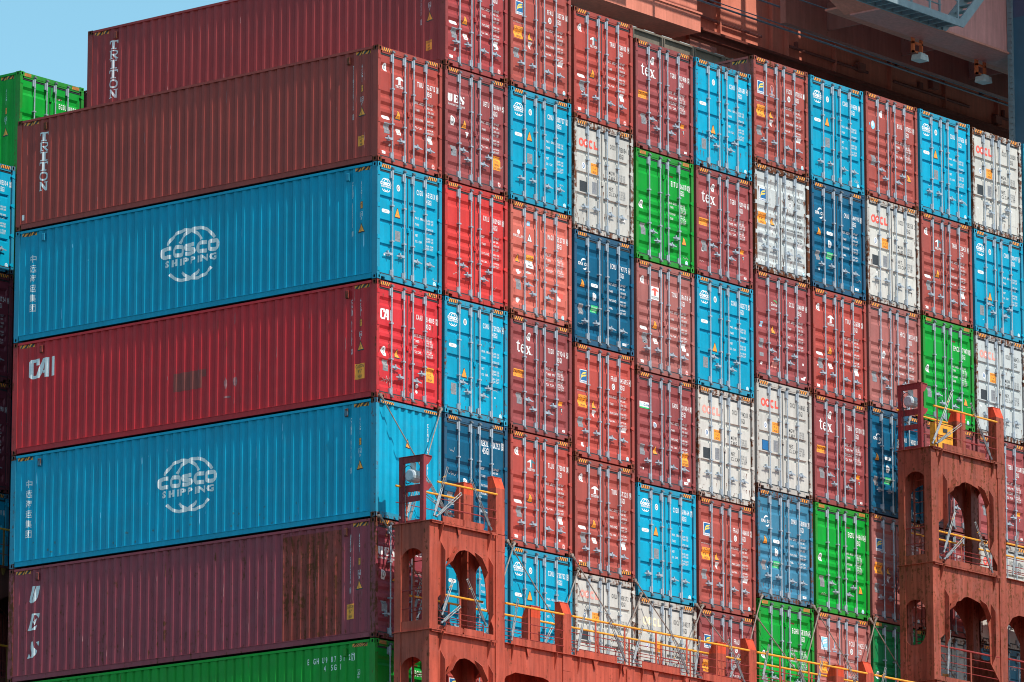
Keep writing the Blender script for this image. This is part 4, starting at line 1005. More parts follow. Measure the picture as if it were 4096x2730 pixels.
def tower(add, x0, x1, levels, s=1.0, ovals=(), col=None):
    fn_f = lambda p, q, t: (p, FY+.03+t, q); fn_b = lambda p, q, t: (p, BYK-.03+t, q)
    zb = levels[-1]
    for lx, ux in ((x0, x0+.31), (x1-.33, x1)):
        for ya, yb in ((FY, FY+.23), (BYK-.20, BYK)):
            mb = MB(); mb.box(lx, ux, ya, yb, zb, levels[0]-.015); add('column', mb, col=col)
    for li, (za, zd) in enumerate(zip(levels, levels[1:])):
        drop = .55 if s == 1 else .74
        op = front_open(x0+.31, x1-.33, zd, za-drop, s)
        opb = arch_pts(x0+.33, x1-.40, zd+.14, za-drop+.05, .75*s**.5, 14)
        for fn, op in ((fn_f, op), (fn_b, opb)):
            add('web_plate', plate_holes([(x0+.31, zd), (x1-.33, zd), (x1-.33, za-.015), (x0+.31, za-.015)], [[(max(p, x0+.312), q) for p, q in op]], fn, 0, .02, 'web_plate', [M_BRIDGE]), col=col)
        # stiffeners standing off the front web round the arch
        xl, xr = x0+.31+.29*s, x1-.33-.36*s; zt = za-drop; mb = MB()
        mb.prism([(FY+.03, zt+.10), (FY-.12, zt-.14), (FY-.12, zt-1.25), (FY+.03, zt-1.50)], lambda p, q, t: (t, p, q), xl-.16, xl-.145); add('stiffener', mb, col=col); mb = MB()
        mb.prism([(FY+.03, zt-.05), (FY-.12, zt-.28), (FY-.12, zt-1.45), (FY+.03, zt-1.72)], lambda p, q, t: (t, p, q), xr+.12, xr+.135); add('stiffener', mb, col=col)
        for (ax, az), (bx, bz) in (((xl+.02, zt-.50), (xl+.38, zt+.04)), ((xr-.40, zt-.0), (xr-.0, zt-.58))):
            mb = MB(); L_ = math.hypot(bx-ax, bz-az); ux, uz = (bx-ax)/L_, (bz-az)/L_
            mb.prism([(0, FY+.03), (L_*.25, FY-.12), (L_*.8, FY-.12), (L_, FY+.03)], lambda p, q, t, a=(ax, az), u=(ux, uz): (a[0]+u[0]*p-u[1]*t, q, a[1]+u[1]*p+u[0]*t), 0, .015)
            add('stiffener', mb, col=col)
        # knees under the deck edge
        for kx in (x0+.38, x1-.62):
            mb = MB(); mb.prism([(0, 0), (-.16, 0), (0, -.45)], lambda p, q, t, k=kx: (k+t, FY+.03+p, za-.03+q), 0, .015)
            add('knee_plate', mb, col=col)
        # side webs
        for sx in (x0+.02, x1-.04):
            if li in ovals: hole = oval_pts(BYK-.86, BYK-.10, za-2.2, za-.96)
            else: hole = arch_pts(FY+.21, BYK-.19, zd+.24, za-.62, .30)
            add('side_web', plate_holes([(FY+.20, zd), (BYK-.17, zd), (BYK-.17, za-.015), (FY+.20, za-.015)], [hole], lambda p, q, t: (sx+t, p, q), 0, .02, 'side_web', [M_BRIDGE]), col=col)
        add('ladder', stair_ladder(x0+.45, BYK-.55, zd, za), col=col)
        mb = MB(); mb.tube((x0+.05, FY+.2, zd+.55), (x0+.05, BYK-.2, zd+.55), .012, 5); mb.tube((x0+.05, FY+.2, zd+.98), (x0+.05, BYK-.2, zd+.98), .016, 5)
        add('guard_bar', mb, [M_RAILR])
    for z in levels[:-1]:
        mb = MB(); mb.box(x0-.03, x1-.36, FY-.07, BYK+.05, z-.015, z); mb.box(x0-.02, x0+.35, FY-.09, BYK+.05, z-.016, z+.004)
        mb.box(x0+.02, x1-.34, FY-.065, FY-.05, z-.06, z-.015); add('deck_plate', mb, col=col)
def deck_rail(add, runs, zd, h=.95, y=FY-.02, top=True, stan=(), brace=(), mids=(.55, .35, .17), yellow=True):
    for a, b in runs:
        mb = MB(); mb.tube((a, y, zd+h), (b, y, zd+h), .027, 8); add('handrail', mb, [M_RAILY if yellow else M_RAILR])
        for q in mids:
            mb = MB(); mb.tube((a, y, zd+q), (b, y, zd+q), .0105, 6); add('guard_bar', mb, [M_RAILR])
    for x in stan:
        mb = MB(); mb.box(x-.03, x+.03, y-.012, y+.0, zd-.03, zd+h-.015)
        if x in brace: mb.prism([(0, zd+.45), (.03, zd+.45), (.22, zd), (.18, zd)], lambda p, q, t: (x+.03+p, y-.006+t, q), -.006, .006)
        mb.prism([(x-.08, zd-.03), (x+.12, zd-.03), (x+.02, zd-.24), (x-.02, zd-.24)], lambda p, q, t: (p, y+t, q), -.004, .012)
        add('stanchion', mb, [M_BRIDGE])
def coaming(add, runs, zd, y=FY-.055, h=.15, loop=None):
    for a, b in runs:
        mb = MB(); mb.box(a, b, y, y+.012, zd-.02, zd+h); add('toe_plate', mb)
    for a, b in (loop or ()):
        mb = MB(); z = zd+.33; mb.path([(a, y, zd+.1), (a, y, z-.06), (a+.05, y, z), (b-.06, y, z), (b, y, z-.06), (b, y, zd+.05)], .012); add('foot_rail', mb, [M_RAILR])
def post(add, x0, x1, zd, h, back=False):
    """lashing post with a chamfered, orange-painted head"""
    a, b = (FY, FY+.26) if not back else (BYK-.30, BYK); cz = .28
    zt = zd+h
    prof_ = [(a, zt-cz), (a+.10, zt-.02), (a+.13, zt), (b, zt), (b, zt-cz)] if not back else [(a, zt), (b-.16, zt), (b-.12, zt-.02), (b, zt-cz), (a, zt-cz)]
    fn = lambda p, q, t: (t, p, q)
    mb = MB(); mb.box(x0, x1, a, b, zd, zt-cz)
    if not back: mb.box(x0-.004, x1+.004, FY-.006, a+.22, zd-.42, zd-.018)
    o = add('lashing_post', mb)
    mb2 = MB(); mb2.prism(prof_, fn, x0, x1); mb2.prism([(prof_[0][0]-.01, zt) if back else (a+.11, zt), (b+.01, zt), (b+.01, zt+.012), ((a-.01) if back else a+.11, zt+.012)], fn, x0-.012, x1+.012)
    put('post_head', mb2.mesh('post_head', [M_BRIDGE]), o, (0, 0, 0), CAPC)
def signal_frame(add, x, zd, h=1.65):
    mb = MB(); zt = zd+h
    for ya, yb in ((-.80, -.68), (-1.45, -1.33)):
        mb.box(x, x+.10, ya, yb, zd, zt-.01)
    for za, zb in ((zt-.16, zt-.01), (zt-.86, zt-.70), (zd+.55, zd+.68), (zd, zd+.10)):
        mb.box(x+.01, x+.07, -1.33, -.80, za, zb)
    mb.box(x-.015, x+.30, -1.46, -.67, zt-.012, zt)
    mb.prism([(x+.09, zt-.012), (x+.32, zt-.012), (x+.32, zt-.05), (x+.20, zt-.20), (x+.09, zt-.26)], lambda p, q, t: (p, t, q), -1.44, -1.425)
    mb.prism([(x+.09, zt-.62), (x+.18, zt-.68), (x+.32, zt-.67), (x+.32, zt-.72), (x+.20, zt-.84), (x+.09, zt-.88)], lambda p, q, t: (p, t, q), -1.44, -1.425)
    f = add('lamp_frame', mb, col=(.30, .045, .05, .1))
    mb = MB(); c_ = Vector((x+.08, -1.06, zt-.48))
    mb.tube(c_+Vector((-.12, 0, 0)), c_+Vector((.16, 0, 0)), .155, 14, 0); mb.tube(c_+Vector((.16, 0, 0)), c_+Vector((.20, 0, 0)), .155, 14, 0, .10); mb.tube(c_+Vector((-.15, 0, 0)), c_+Vector((-.12, 0, 0)), .12, 14, 1, .155)
    mb.box(c_.x-.05, c_.x+.05, c_.y-.05, c_.y+.05, c_.z+.14, zt-.16)
    put('lamp', mb.mesh('lamp', [M_LAMP, M_GALV]), f)
    mb = MB(); p = []
    for i in range(15):
        t = i/14*1.7*PI; p.append((x-.02, -.98+.16*math.cos(t), zt-.45+.22*math.sin(t)))
    p += [(x-.01, -.90, zt-.80), (x-.01, -.88, zd+.3), (x-.01, -.90, zd)]
    mb.path(p, .010, 5); put('cable', mb.mesh('cable', [M_BLACK]), f)

org = (0, -1.25, -14.55)
B1 = new_bridge('red lashing bridge with arched tower and yellow-railed walkway before the left stacks', org)
add = bridge_tools(B1, org, BRC)
tower(add, -.14, 2.66, [-11.95, -14.55, -17.25])
ZD = -14.55
# walkway from the tower to the right
mb = MB(); mb.box(2.66, 20.62, FY-.05, BYK+.04, ZD-.015, ZD); add('deck_plate', mb)
cols = [(4.90, 5.22), (7.42, 7.72), (9.97, 10.25), (12.42, 12.74), (15.0, 15.3), (17.52, 17.84)]
edge = 2.66
holes = []
for xa, xb in cols:
    holes.append((edge, xa)); edge = xb
    for ya, yb in ((FY, FY+.23), (BYK-.2, BYK)):
        mb = MB(); mb.box(xa, xb, ya, yb, -17.25, ZD-.42 if (xa in (4.90, 12.42, 17.52) and ya == FY) else ZD-.016); add('column', mb)
holes.append((edge, 20.62))
for xa, xb in holes:
    zt = ZD-.70
    op = [(xa, ZD-2.65), (xb-.004, ZD-2.65), (xb-.004, zt-.45), (xb-.18, zt-.30), (xb-.55, zt-.02), (xb-.75, zt+.02), (xa+.45, zt+.03), (xa+.10, zt-.10), (xa+.004, zt-.22)]
    for fn in (lambda p, q, t: (p, FY+.03+t, q), lambda p, q, t: (p, BYK-.03+t, q)):
        add('web_plate', plate_holes([(xa, -17.25), (xb, -17.25), (xb, ZD-.016), (xa, ZD-.016)], [[(p+(.004 if p == xa else 0), q) for p, q in op]], fn, 0, .02, 'web_plate', [M_BRIDGE]))
    mb = MB()
    for kx in (xa+.28, xb-.30): mb.prism([(0, 0), (-.10, 0), (0, -.42)], lambda p, q, t, k=kx: (k+t, FY+.03+p, ZD-.03+q), 0, .015)
    add('knee_plate', mb)
    cx_ = [2.66+.18, 3.62, 4.55]
for xp in (2.33, 4.90, 12.42, 17.52):
    zd = -11.95 if xp == 2.33 else ZD
    post(add, xp, xp+.33, zd, 1.40 if xp == 2.33 else 1.27); post(add, xp-.26, xp+.10, zd, 1.30 if xp == 2.33 else 1.22, True)
segs = [(2.66, 4.90), (5.22, 12.42), (12.74, 17.52), (17.84, 20.62)]
st_f = [3.55, 6.14, 7.29, 8.55, 9.80, 11.03, 13.71, 14.95, 16.19, 18.9]
deck_rail(add, segs, ZD, stan=st_f, brace=(6.14, 8.55, 11.03, 13.71, 16.19))
deck_rail(add, segs, ZD, y=BYK+.0, stan=[7.63-.0, 8.89, 6.30, 10.2, 11.4, 14.1, 15.4, 16.6], mids=(.55, .35))
coaming(add, [(2.84, 4.55), (5.30, 6.95), (7.95, 9.5), (10.45, 12.1), (12.95, 14.6), (15.5, 17.2)], ZD, loop=[(8.75, 9.45), (6.2, 6.9)])
deck_rail(add, [(.12, 2.34)], -11.95, stan=[.93], mids=(.55, .35)); deck_rail(add, [(-.10, 2.1)], -11.95, y=BYK+.0, stan=[.30, .92], mids=(.55,))
coaming(add, [(.28, 1.02), (1.08, 1.80)], -11.95, loop=[(.26, 1.82)])
deck_rail(add, [(.17, 2.2)], -14.55, y=FY+.30, stan=[1.35], mids=(.55, .30)); deck_rail(add, [(-.05, 2.2)], -14.55, y=BYK-.06, stan=[.55, 1.8], mids=(.55, .3))
coaming(add, [(.40, 1.02), (1.08, 1.80)], -14.55, loop=[(.42, 1.80)])
signal_frame(add, .05, -11.95)

org = (20.6, -1.25, -10.24)
B2 = new_bridge('weathered rust-streaked lashing tower with yellow cabinet before the right stacks', org)
add = bridge_tools(B2, org, (.32, .078, .048, .62))  # rustier paint, its base also darkened for the shade on this tower
tower(add, 20.62, 24.10, [-7.12, -10.24, -13.40, -16.5], s=1.45, ovals=(1,))
post(add, 23.74, 24.10, -7.12, 1.55); post(add, 23.0, 23.42, -7.12, 1.42, True)
deck_rail(add, [(20.75, 23.74)], -7.12, h=1.12, stan=[22.02, 20.9], mids=(.66, .36)); deck_rail(add, [(20.6, 23.0)], -7.12, h=1.12, y=BYK, stan=[21.6], mids=(.66,))
coaming(add, [(21.1, 22.0), (22.06, 23.1)], -7.12, loop=[(22.06, 23.12)])
mb = MB(); mb.box(22.10, 22.92, -.93, -.75, -7.0, -6.12); mb.box(22.45, 22.65, -.945, -.93, -6.36, -6.26, 1); mb.tube((22.2, -.96, -6.48), (22.85, -.96, -6.48), .012, 6); add('yellow_cabinet', mb, [M_RAILY, M_BLACK])
deck_rail(add, [(20.93, 23.6)], -10.24, y=FY+.30, stan=[22.4], mids=(.55, .30)); deck_rail(add, [(20.8, 23.6)], -10.24, y=BYK-.06, stan=[21.5, 22.9], mids=(.55, .3))
deck_rail(add, [(20.93, 23.77)], -13.40, y=FY+.05, stan=[22.4], mids=(.75, .55, .35), yellow=False)
coaming(add, [(21.1, 22.3), (22.36, 23.2)], -10.24, loop=[(21.1, 23.2)])
signal_frame(add, 20.70, -7.12, 1.80)
ZR = -10.24
mb = MB(); mb.box(24.10, 33.0, FY-.05, BYK+.04, ZR-.015, ZR); add('deck_plate', mb)
deck_rail(add, [(24.1, 26.3), (26.65, 33.0)], ZR, stan=[25.3, 27.8], mids=(.55, .35, .17)); deck_rail(add, [(24.1, 33.0)], ZR, y=BYK, mids=(.55,))
for xa in (26.32, 31.4):
    for ya, yb in ((FY, FY+.23), (BYK-.2, BYK)):
        mb = MB(); mb.box(xa, xa+.33, ya, yb, -16.5, ZR-.42 if ya == FY else ZR-.016); add('column', mb)
    post(add, xa, xa+.33, ZR, 1.27)
for xa, xb in ((24.10, 26.32), (26.65, 31.4)):
    zt = ZR-.95; op = [(xa+.02, ZR-3.0), (xb-.02, ZR-3.0), (xb-.02, zt-.5), (xb-.35, zt-.1), (xb-.6, zt), (xa+.6, zt), (xa+.3, zt-.1), (xa+.02, zt-.4)]
    for fn in (lambda p, q, t: (p, FY+.03+t, q), lambda p, q, t: (p, BYK-.03+t, q)):
        add('web_plate', plate_holes([(xa, -13.4), (xb, -13.4), (xb, ZR-.016), (xa, ZR-.016)], [op], fn, 0, .02, 'web_plate', [M_BRIDGE]))
mb = MB(); mb.box(24.10, 33.0, FY-.05, BYK+.04, -13.415, -13.40); add('deck_plate', mb); deck_rail(add, [(24.1, 33.0)], -13.40, mids=(.75, .35), yellow=False)

# the yellow bridge in the next gap aft, glimpsed past the left end
org = (1, 13.4, -11.3)
B3 = new_bridge('ochre lashing bridge with yellow rails behind the left end of the corner stack', org)
add = bridge_tools(B3, org, (.30, .16, .04, .3))
dy = 15.2
def shift_add(name, q, mats=None, col=None, parent=None):
    if isinstance(q, MB): q.v = [(p[0], p[1]+dy, p[2]) for p in q.v]
    else:
        for v in q.vertices: v.co.y += dy
    return add(name, q, mats, col, parent)
tower(shift_add, -.14, 2.9, [-11.3, -14.3, -17.2], s=1.2, col=(.16, .055, .04, .4))
mb = MB(); mb.box(-.3, 20, FY+.05+dy, BYK+dy, -11.75, -11.3); add('beam', mb)
deck_rail(shift_add, [(-.2, 6)], -11.3, stan=[.3, 1.0, 1.7, 2.4], mids=(.55, .3)); deck_rail(shift_add, [(-.2, 6)], -14.3, stan=[.3, 1.2, 2.1], mids=(.55, .3))

# ------------------------------------------------------------------ lashing rods and turnbuckles
NTH = ['first', 'second', 'third', 'fourth', 'fifth', 'sixth', 'seventh', 'eighth', 'ninth', 'tenth', 'eleventh']
def turnbuckle_mesh(a, b, mb):
    """open-bodied turnbuckle from eye a to end loop b"""
    a, b = Vector(a), Vector(b); d = (b-a).normalized(); L_ = (b-a).length; s = d.cross(Vector((0, 1, 0))).normalized()*.028
    mb.tube(a, a+d*.07, .03, 6, 1); mb.tube(a+d*.07, a+d*.16, .018, 6, 1)
    for q in (1, -1): mb.tube(a+d*.14+s*q, a+d*(L_*.55)+s*q, .016, 6, 1); mb.tube(a+d*(L_*.5)+s*q, b+s*q, .010, 5, 0)
    for t in (.14, L_*.36, L_*.55, L_*.78, L_-.01): mb.tube(a+d*t-s*1.35, a+d*t+s*1.35, .013, 5, 0)
    mb.tube(a+d*.15, a+d*(L_*.42), .012, 6, 0)
def rod(p, q, label):
    p, q = Vector(p), Vector(q); r = thing('lashing_rod', label, 'lashing rod', (q.x, q.y, q.z+Z0), 'lashing rods holding the stacks')
    f = lambda v: v-q
    d = (q-p).normalized(); m = p+(q-p)*.60
    mb = MB(); mb.tube(f(p), f(m), .0155, 6); put('rod', mb.mesh('rod', [M_ROD]), r)
    mb = MB(); mb.tube(f(p)-Vector((0, .02, 0)), f(p)+Vector((0, .06, 0)), .045, 10); mb.tube(f(p)+d*.02, f(p)+d*.14, .028, 6); put('hook', mb.mesh('hook', [M_ROD]), r)
    mb = MB(); turnbuckle_mesh(f(q), f(m), mb); put('turnbuckle', mb.mesh('turnbuckle', [M_TURN, M_GALVD]), r)
def stowed(p, q, y, label):
    a, b = Vector((p[0], y, p[1])), Vector((q[0], y+.04, q[1])); r = thing('turnbuckle', label, 'turnbuckle', (a.x, a.y, a.z+Z0), 'turnbuckles stowed on the lashing bridges')
    mb = MB(); turnbuckle_mesh((0, 0, 0), b-a, mb); put('body', mb.mesh('body', [M_TURN, M_GALVD]), r)
    mb = MB(); c_ = (b-a)*.80; mb.tube(c_+Vector((-.06, .01, -.02)), c_+Vector((.06, .03, .03)), .014, 5); put('tie', mb.mesh('tie', [M_RAILY]), r)
def gapz(c, side, i):
    zb = -(i+1)*PZ+OFF[c]; return zb+.06
# left-hand column's lower right corner: rod falls to the right; right-hand column's lower left corner: rod falls to the left
for c in range(1, 10):
    i = 3; zd = ZD if c < 8 else ZR-3.16
    base = ZD+.05
    if c <= 8:
        xr = c*PX+W-.07; rod((xr, -.05, gapz(c, 1, i)), (xr+2.15, BYK+.02, base), 'thin lashing rod falling rightward from the gap after the %s' % ORD[c])
    if c >= 2:
        xl = c*PX+.08; rod((xl, -.05, gapz(c, 0, i)), (xl-2.0, BYK+.02, base), 'thin lashing rod falling leftward from the foot of the %s' % ORD[c])
rod((.10, -.05, -3*PZ+.06), (2.38, BYK+.02, -11.95), 'lashing rod falling rightward across the plain blue end wall')
rod((W-.08, -.05, -3*PZ+.06), (.35, BYK+.02, -11.95), 'lashing rod falling leftward across the plain blue end wall')
rod((.10, -.05, -4*PZ+.03), (2.2, BYK-.1, -14.5), 'lashing rod crossing the purple-brown container door behind the tower')
for k, (p, q, y, wh) in enumerate([
    ((-.10, -11.86), (.45, -10.61), -1.9, 'steep, on the left tower top beside the lamp frame'), ((-.06, -11.88), (.93, -11.18), -1.93, 'low slanting, at the left tower top corner'), ((2.04, -11.92), (1.31, -10.77), -1.9, 'leaning left against the left tower post'),
    ((.05, -11.79), (.16, -11.40), -.72, 'short, behind the left lamp frame leg'), ((.29, -11.7), (.69, -10.72), -.72, 'behind the left lamp frame'), ((1.89, -11.54), (1.03, -10.61), -.72, 'on the rear rail of the left tower'), ((2.1, -11.46), (.74, -10.94), -.70, 'lying almost flat on the rear rail of the left tower'),
    ((.20, -14.2), (.67, -13.29), -1.9, 'steep, inside the left tower arch'), ((.15, -14.40), (.91, -13.9), -1.92, 'low slanting, inside the left tower arch'), ((1.84, -14.25), (1.18, -13.21), -1.9, 'leaning left inside the left tower arch'),
    ((.61, -14.12), (.86, -13.62), -.80, 'short, seen through the left tower side arch'), ((.48, -13.98), (.77, -13.23), -.80, 'pale, seen through the left tower side arch'),
    ((2.80, -14.5), (3.1, -13.43), -1.9, 'first along the walkway, right of the left tower'), ((5.34, -14.45), (5.70, -13.39), -1.9, 'just right of the first walkway post'), ((7.25, -14.5), (6.52, -13.35), -1.9, 'before the pink-logo container, leaning left'), ((7.52, -14.5), (7.98, -13.5), -1.9, 'before the pink-logo container, leaning right'),
    ((9.76, -14.5), (9.09, -13.5), -1.9, 'before the cream-logo container, leaning left'), ((10.02, -14.5), (10.31, -13.5), -1.9, 'before the cream-logo container, leaning right'), ((12.10, -14.46), (11.47, -13.44), -1.9, 'left of the third walkway post'),
    ((12.85, -14.3), (13.21, -13.36), -1.9, 'right of the third walkway post'), ((14.86, -14.5), (14.18, -13.34), -1.9, 'before the lashed green container'), ((15.15, -14.4), (15.53, -13.40), -1.9, 'before the pale blue logo container'), ((17.2, -14.4), (16.58, -13.38), -1.9, 'left of the fourth walkway post'), ((17.9, -14.3), (18.31, -13.36), -1.9, 'right of the fourth walkway post'),
    ((5.47, -14.22), (5.93, -13.6), -.72, 'on the rear rail, just past the first walkway post'), ((7.93, -14.18), (8.38, -13.62), -.72, 'on the rear rail before the pink-logo container'), ((10.43, -14.21), (10.86, -13.79), -.72, 'on the rear rail before the cream-logo container'), ((13.02, -14.16), (13.51, -13.46), -.72, 'on the rear rail left of the lashed green container'),
    ((20.55, -7.08), (21.57, -5.5), -1.9, 'steep, on the right tower top'), ((20.68, -7.06), (21.94, -6.34), -1.93, 'low slanting, before the yellow cabinet'), ((23.34, -7.10), (22.44, -5.68), -1.9, 'leaning left against the right tower post'), ((21.12, -6.31), (21.52, -5.66), -.72, 'small, behind the right lamp frame'), ((20.6, -7.06), (20.78, -6.71), -.72, 'short, left of the right lamp frame'),
    ((21.0, -9.96), (21.64, -8.73), -1.9, 'steep, inside the right tower upper arch'), ((20.98, -10.15), (22.01, -9.42), -1.92, 'low slanting, inside the right tower upper arch'), ((23.29, -10.21), (22.56, -8.92), -1.9, 'leaning left inside the right tower upper arch'), ((24.25, -10.15), (24.62, -8.91), -1.9, 'on the walkway right of the right tower'),
    ((21.15, -13.2), (21.35, -12.0), -1.86, 'inside the right tower lower arch')]):
    stowed(p, q, y, 'turnbuckle '+wh)

# ------------------------------------------------------------------ quay crane over the ship
org = (42, 18, 11.9)
CR = thing('quay_crane', 'huge orange-red gantry crane with box girders reaching over the stacks', 'crane', (org[0], org[1], org[2]+Z0))
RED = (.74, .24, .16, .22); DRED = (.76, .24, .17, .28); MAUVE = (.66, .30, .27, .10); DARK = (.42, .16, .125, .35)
def cadd(name, mb, mats=None, col=RED, parent=None):
    return put(name, mb.mesh(name, mats or [M_CRANE]), parent or CR, (0, 0, 0) if parent else (-org[0], -org[1], -org[2]), col)
# short girder with stubs, over a grey beam
mb = MB(); mb.box(20, 36.7, 18, 22.6, 11.02, 11.62); mb.box(20, 36.6, 18.06, 20.6, 11.62, 14.4); mb.box(20, 36.75, 17.96, 18.0, 11.60, 11.66); cadd('girder', mb, col=(.78, .27, .19, .12))
for x in (31.3, 33.2, 35.0, 36.0): mb = MB(); mb.box(x, x+.34, 19.2, 19.6, 9.9, 11.02); mb.box(x-.05, x+.39, 19.15, 19.65, 10.96, 11.02); cadd('girder_stub', mb, col=(.62, .14, .09, .2))
mb = MB(); mb.box(23, 42.5, 16, 16.15, 8.55, 9.50); mb.box(23, 42.5, 15.9, 16.9, 9.50, 9.56)
for i in range(12): mb.box(24.2+i*1.55, 24.24+i*1.55, 15.88, 16.0, 8.6, 9.5); mb.box(24.30+i*1.55, 24.34+i*1.55, 15.88, 16.0, 8.6, 9.5)
cadd('rail_beam', mb, col=(.20, .165, .13, .3))
mb = MB()
for i in range(14): mb.box(24+i*.9, 24.5+i*.9, 16.0, 16.5, 9.56, 9.62)
cadd('rail_clamp', mb, [M_LAMP])
# main girder
mb = MB(); mb.box(36.0, 72, 20, 22.5, 11.9, 17.5); cadd('girder', mb, col=RED)
mb = MB(); mb.box(36.0, 72, 20.35, 22.5, 8.2, 11.82); cadd('girder', mb, col=DRED)
mb = MB(); mb.box(35.8, 72, 19.55, 20.35, 11.82, 11.895); mb.box(35.8, 72, 19.7, 19.74, 11.62, 11.82); cadd('girder_flange', mb, col=(.20, .055, .04, .45))
mb = MB()
for x in (37.4, 40.2, 43.05, 43.9, 46.6, 49.8, 53.0, 56.2): mb.box(x, x+.05, 19.84, 20.0, 11.9, 15.5)
for x in (39.0, 42.6, 46.2, 50.4, 54.4, 58.4): mb.box(x, x+.06, 20.22, 20.35, 8.4, 11.82)
cadd('stiffener', mb, col=RED)
mb = MB()
for x, z in ((47.9, 12.35), (46.4, 10.7), (52.2, 12.6), (56.0, 12.1)): mb.box(x, x+.35, 19.8, 20.0, z, z+.28)
cadd('junction_box', mb, col=DARK)
# end carriage where the short girder stops
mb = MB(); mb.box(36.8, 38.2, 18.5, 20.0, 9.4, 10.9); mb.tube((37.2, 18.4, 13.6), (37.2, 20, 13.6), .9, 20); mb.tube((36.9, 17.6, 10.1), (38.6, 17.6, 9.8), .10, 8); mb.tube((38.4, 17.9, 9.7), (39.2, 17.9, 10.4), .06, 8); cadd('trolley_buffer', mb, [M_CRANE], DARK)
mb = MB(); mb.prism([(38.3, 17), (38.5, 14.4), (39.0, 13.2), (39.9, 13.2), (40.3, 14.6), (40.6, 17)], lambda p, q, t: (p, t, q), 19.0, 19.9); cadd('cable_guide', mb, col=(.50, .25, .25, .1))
# platform underside that shades the girder
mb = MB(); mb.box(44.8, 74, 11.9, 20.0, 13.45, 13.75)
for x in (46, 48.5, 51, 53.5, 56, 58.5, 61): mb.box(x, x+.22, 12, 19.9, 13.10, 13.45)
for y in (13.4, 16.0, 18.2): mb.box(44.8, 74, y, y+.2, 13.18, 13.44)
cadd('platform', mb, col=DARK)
mb = MB(); mb.box(42.3, 44.6, 14.2, 19.9, 14.9, 15.2)
for i in range(10): mb.box(42.3, 44.8, 14.4+i*.55, 14.5+i*.55, 14.75, 14.9)
cadd('shadow_grating', mb, [M_GREYP])  # unseen slats added above the view to cast shadow on the girder
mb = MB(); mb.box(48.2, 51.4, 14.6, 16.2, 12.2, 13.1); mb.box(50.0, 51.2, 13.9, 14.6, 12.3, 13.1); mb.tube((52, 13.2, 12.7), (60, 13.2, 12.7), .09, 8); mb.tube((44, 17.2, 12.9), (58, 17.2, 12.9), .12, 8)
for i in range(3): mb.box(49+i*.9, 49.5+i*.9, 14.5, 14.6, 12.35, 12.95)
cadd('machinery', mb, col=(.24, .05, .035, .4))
mb = MB(); mb.box(44.3, 47.6, 14.0, 14.5, 12.62, 12.70); mb.box(52.0, 55.8, 12.6, 13.4, 12.35, 12.42); cadd('cable_tray', mb, col=(.45, .36, .33, .2))
# nearer girder with floodlights below it
mb = MB(); mb.box(35.2, 66, 10, 11.1, 10.07, 17); cadd('girder', mb, col=MAUVE)
mb = MB(); mb.box(35.0, 66, 11.1, 11.9, 10.30, 10.36); mb.box(35.2, 66, 9.90, 10.0, 10.07, 10.13); mb.prism([(33.2, 10.9), (35.2, 10.12), (35.2, 12.5), (33.2, 12.5)], lambda p, q, t: (p, t, q), 9.9, 11.3); cadd('girder_flange', mb, col=(.66, .26, .19, .2))
mb = MB()
for x in (37.2, 41.2, 45.0, 49.0): mb.box(x, x+.06, 11.1, 13.4, 10.4, 11.3)
mb.box(35, 66, 13.4, 13.6, 10.2, 13.2); cadd('cross_frame', mb, col=(.34, .12, .09, .4))
for x in (38.85, 42.35):
    mb = MB(); mb.box(x-.26, x-.18, 11.1, 11.2, 9.62, 10.3); mb.box(x+.20, x+.26, 11.1, 11.2, 9.62, 10.3); mb.box(x-.26, x+.26, 11.1, 11.18, 9.90, 9.96); mb.box(x-.26, x+.26, 11.1, 11.18, 9.62, 9.67)
    b = cadd('floodlight', mb, col=(.75, .20, .08, .2))
    mb = MB(); mb.prism([(-.23, 9.36), (.23, 9.36), (.18, 9.55), (-.18, 9.55)], lambda p, q, t, x=x: (x+p, t, q), 10.86, 11.22); mb.box(x-.02, x+.24, 11.0, 11.1, 9.5, 9.64)
    put('lamp_housing', mb.mesh('lamp_housing', [M_LAMP]), b)
# grey gangway and stair hung before the near girder
mb = MB(); ya, yb = 8.1, 8.78
for y in (ya, yb): mb.box(31.4, 36.8, y, y+.05, 9.55, 9.78)
for i in range(12): mb.box(31.45+i*.46, 31.51+i*.46, ya+.05, yb, 9.56, 9.70)
mb.box(31.4, 36.8, ya+.05, yb, 9.72, 9.74)
cadd('gangway', mb, [M_GREYP])
mb = MB()
for y in (ya, yb):
    for x in (31.5, 33.3, 35.2, 36.7): mb.box(x, x+.06, y, y+.05, 9.78, 10.9)
    mb.tube((31.4, y+.02, 10.9), (36.8, y+.02, 10.9), .028, 6); mb.tube((31.4, y+.02, 10.35), (36.8, y+.02, 10.35), .022, 6)
cadd('gangway_rail', mb, [M_GREYP])
mb = MB()
for y in (ya, yb-.05): mb.prism([(36.8, 9.55), (37.0, 9.55), (40.6, 13.1), (40.6, 13.45), (36.8, 9.78)], lambda p, q, t: (p, t, q), y, y+.05)
for i in range(15): mb.box(36.95+i*.25, 37.22+i*.25, ya+.05, yb-.05, 9.72+i*.25, 9.75+i*.25)
cadd('stair', mb, [M_GREYP])
mb = MB()
for y in (ya, yb): mb.tube((36.9, y, 10.7), (40.6, y, 14.2), .028, 6)
cadd('stair_rail', mb, [M_GREYP])
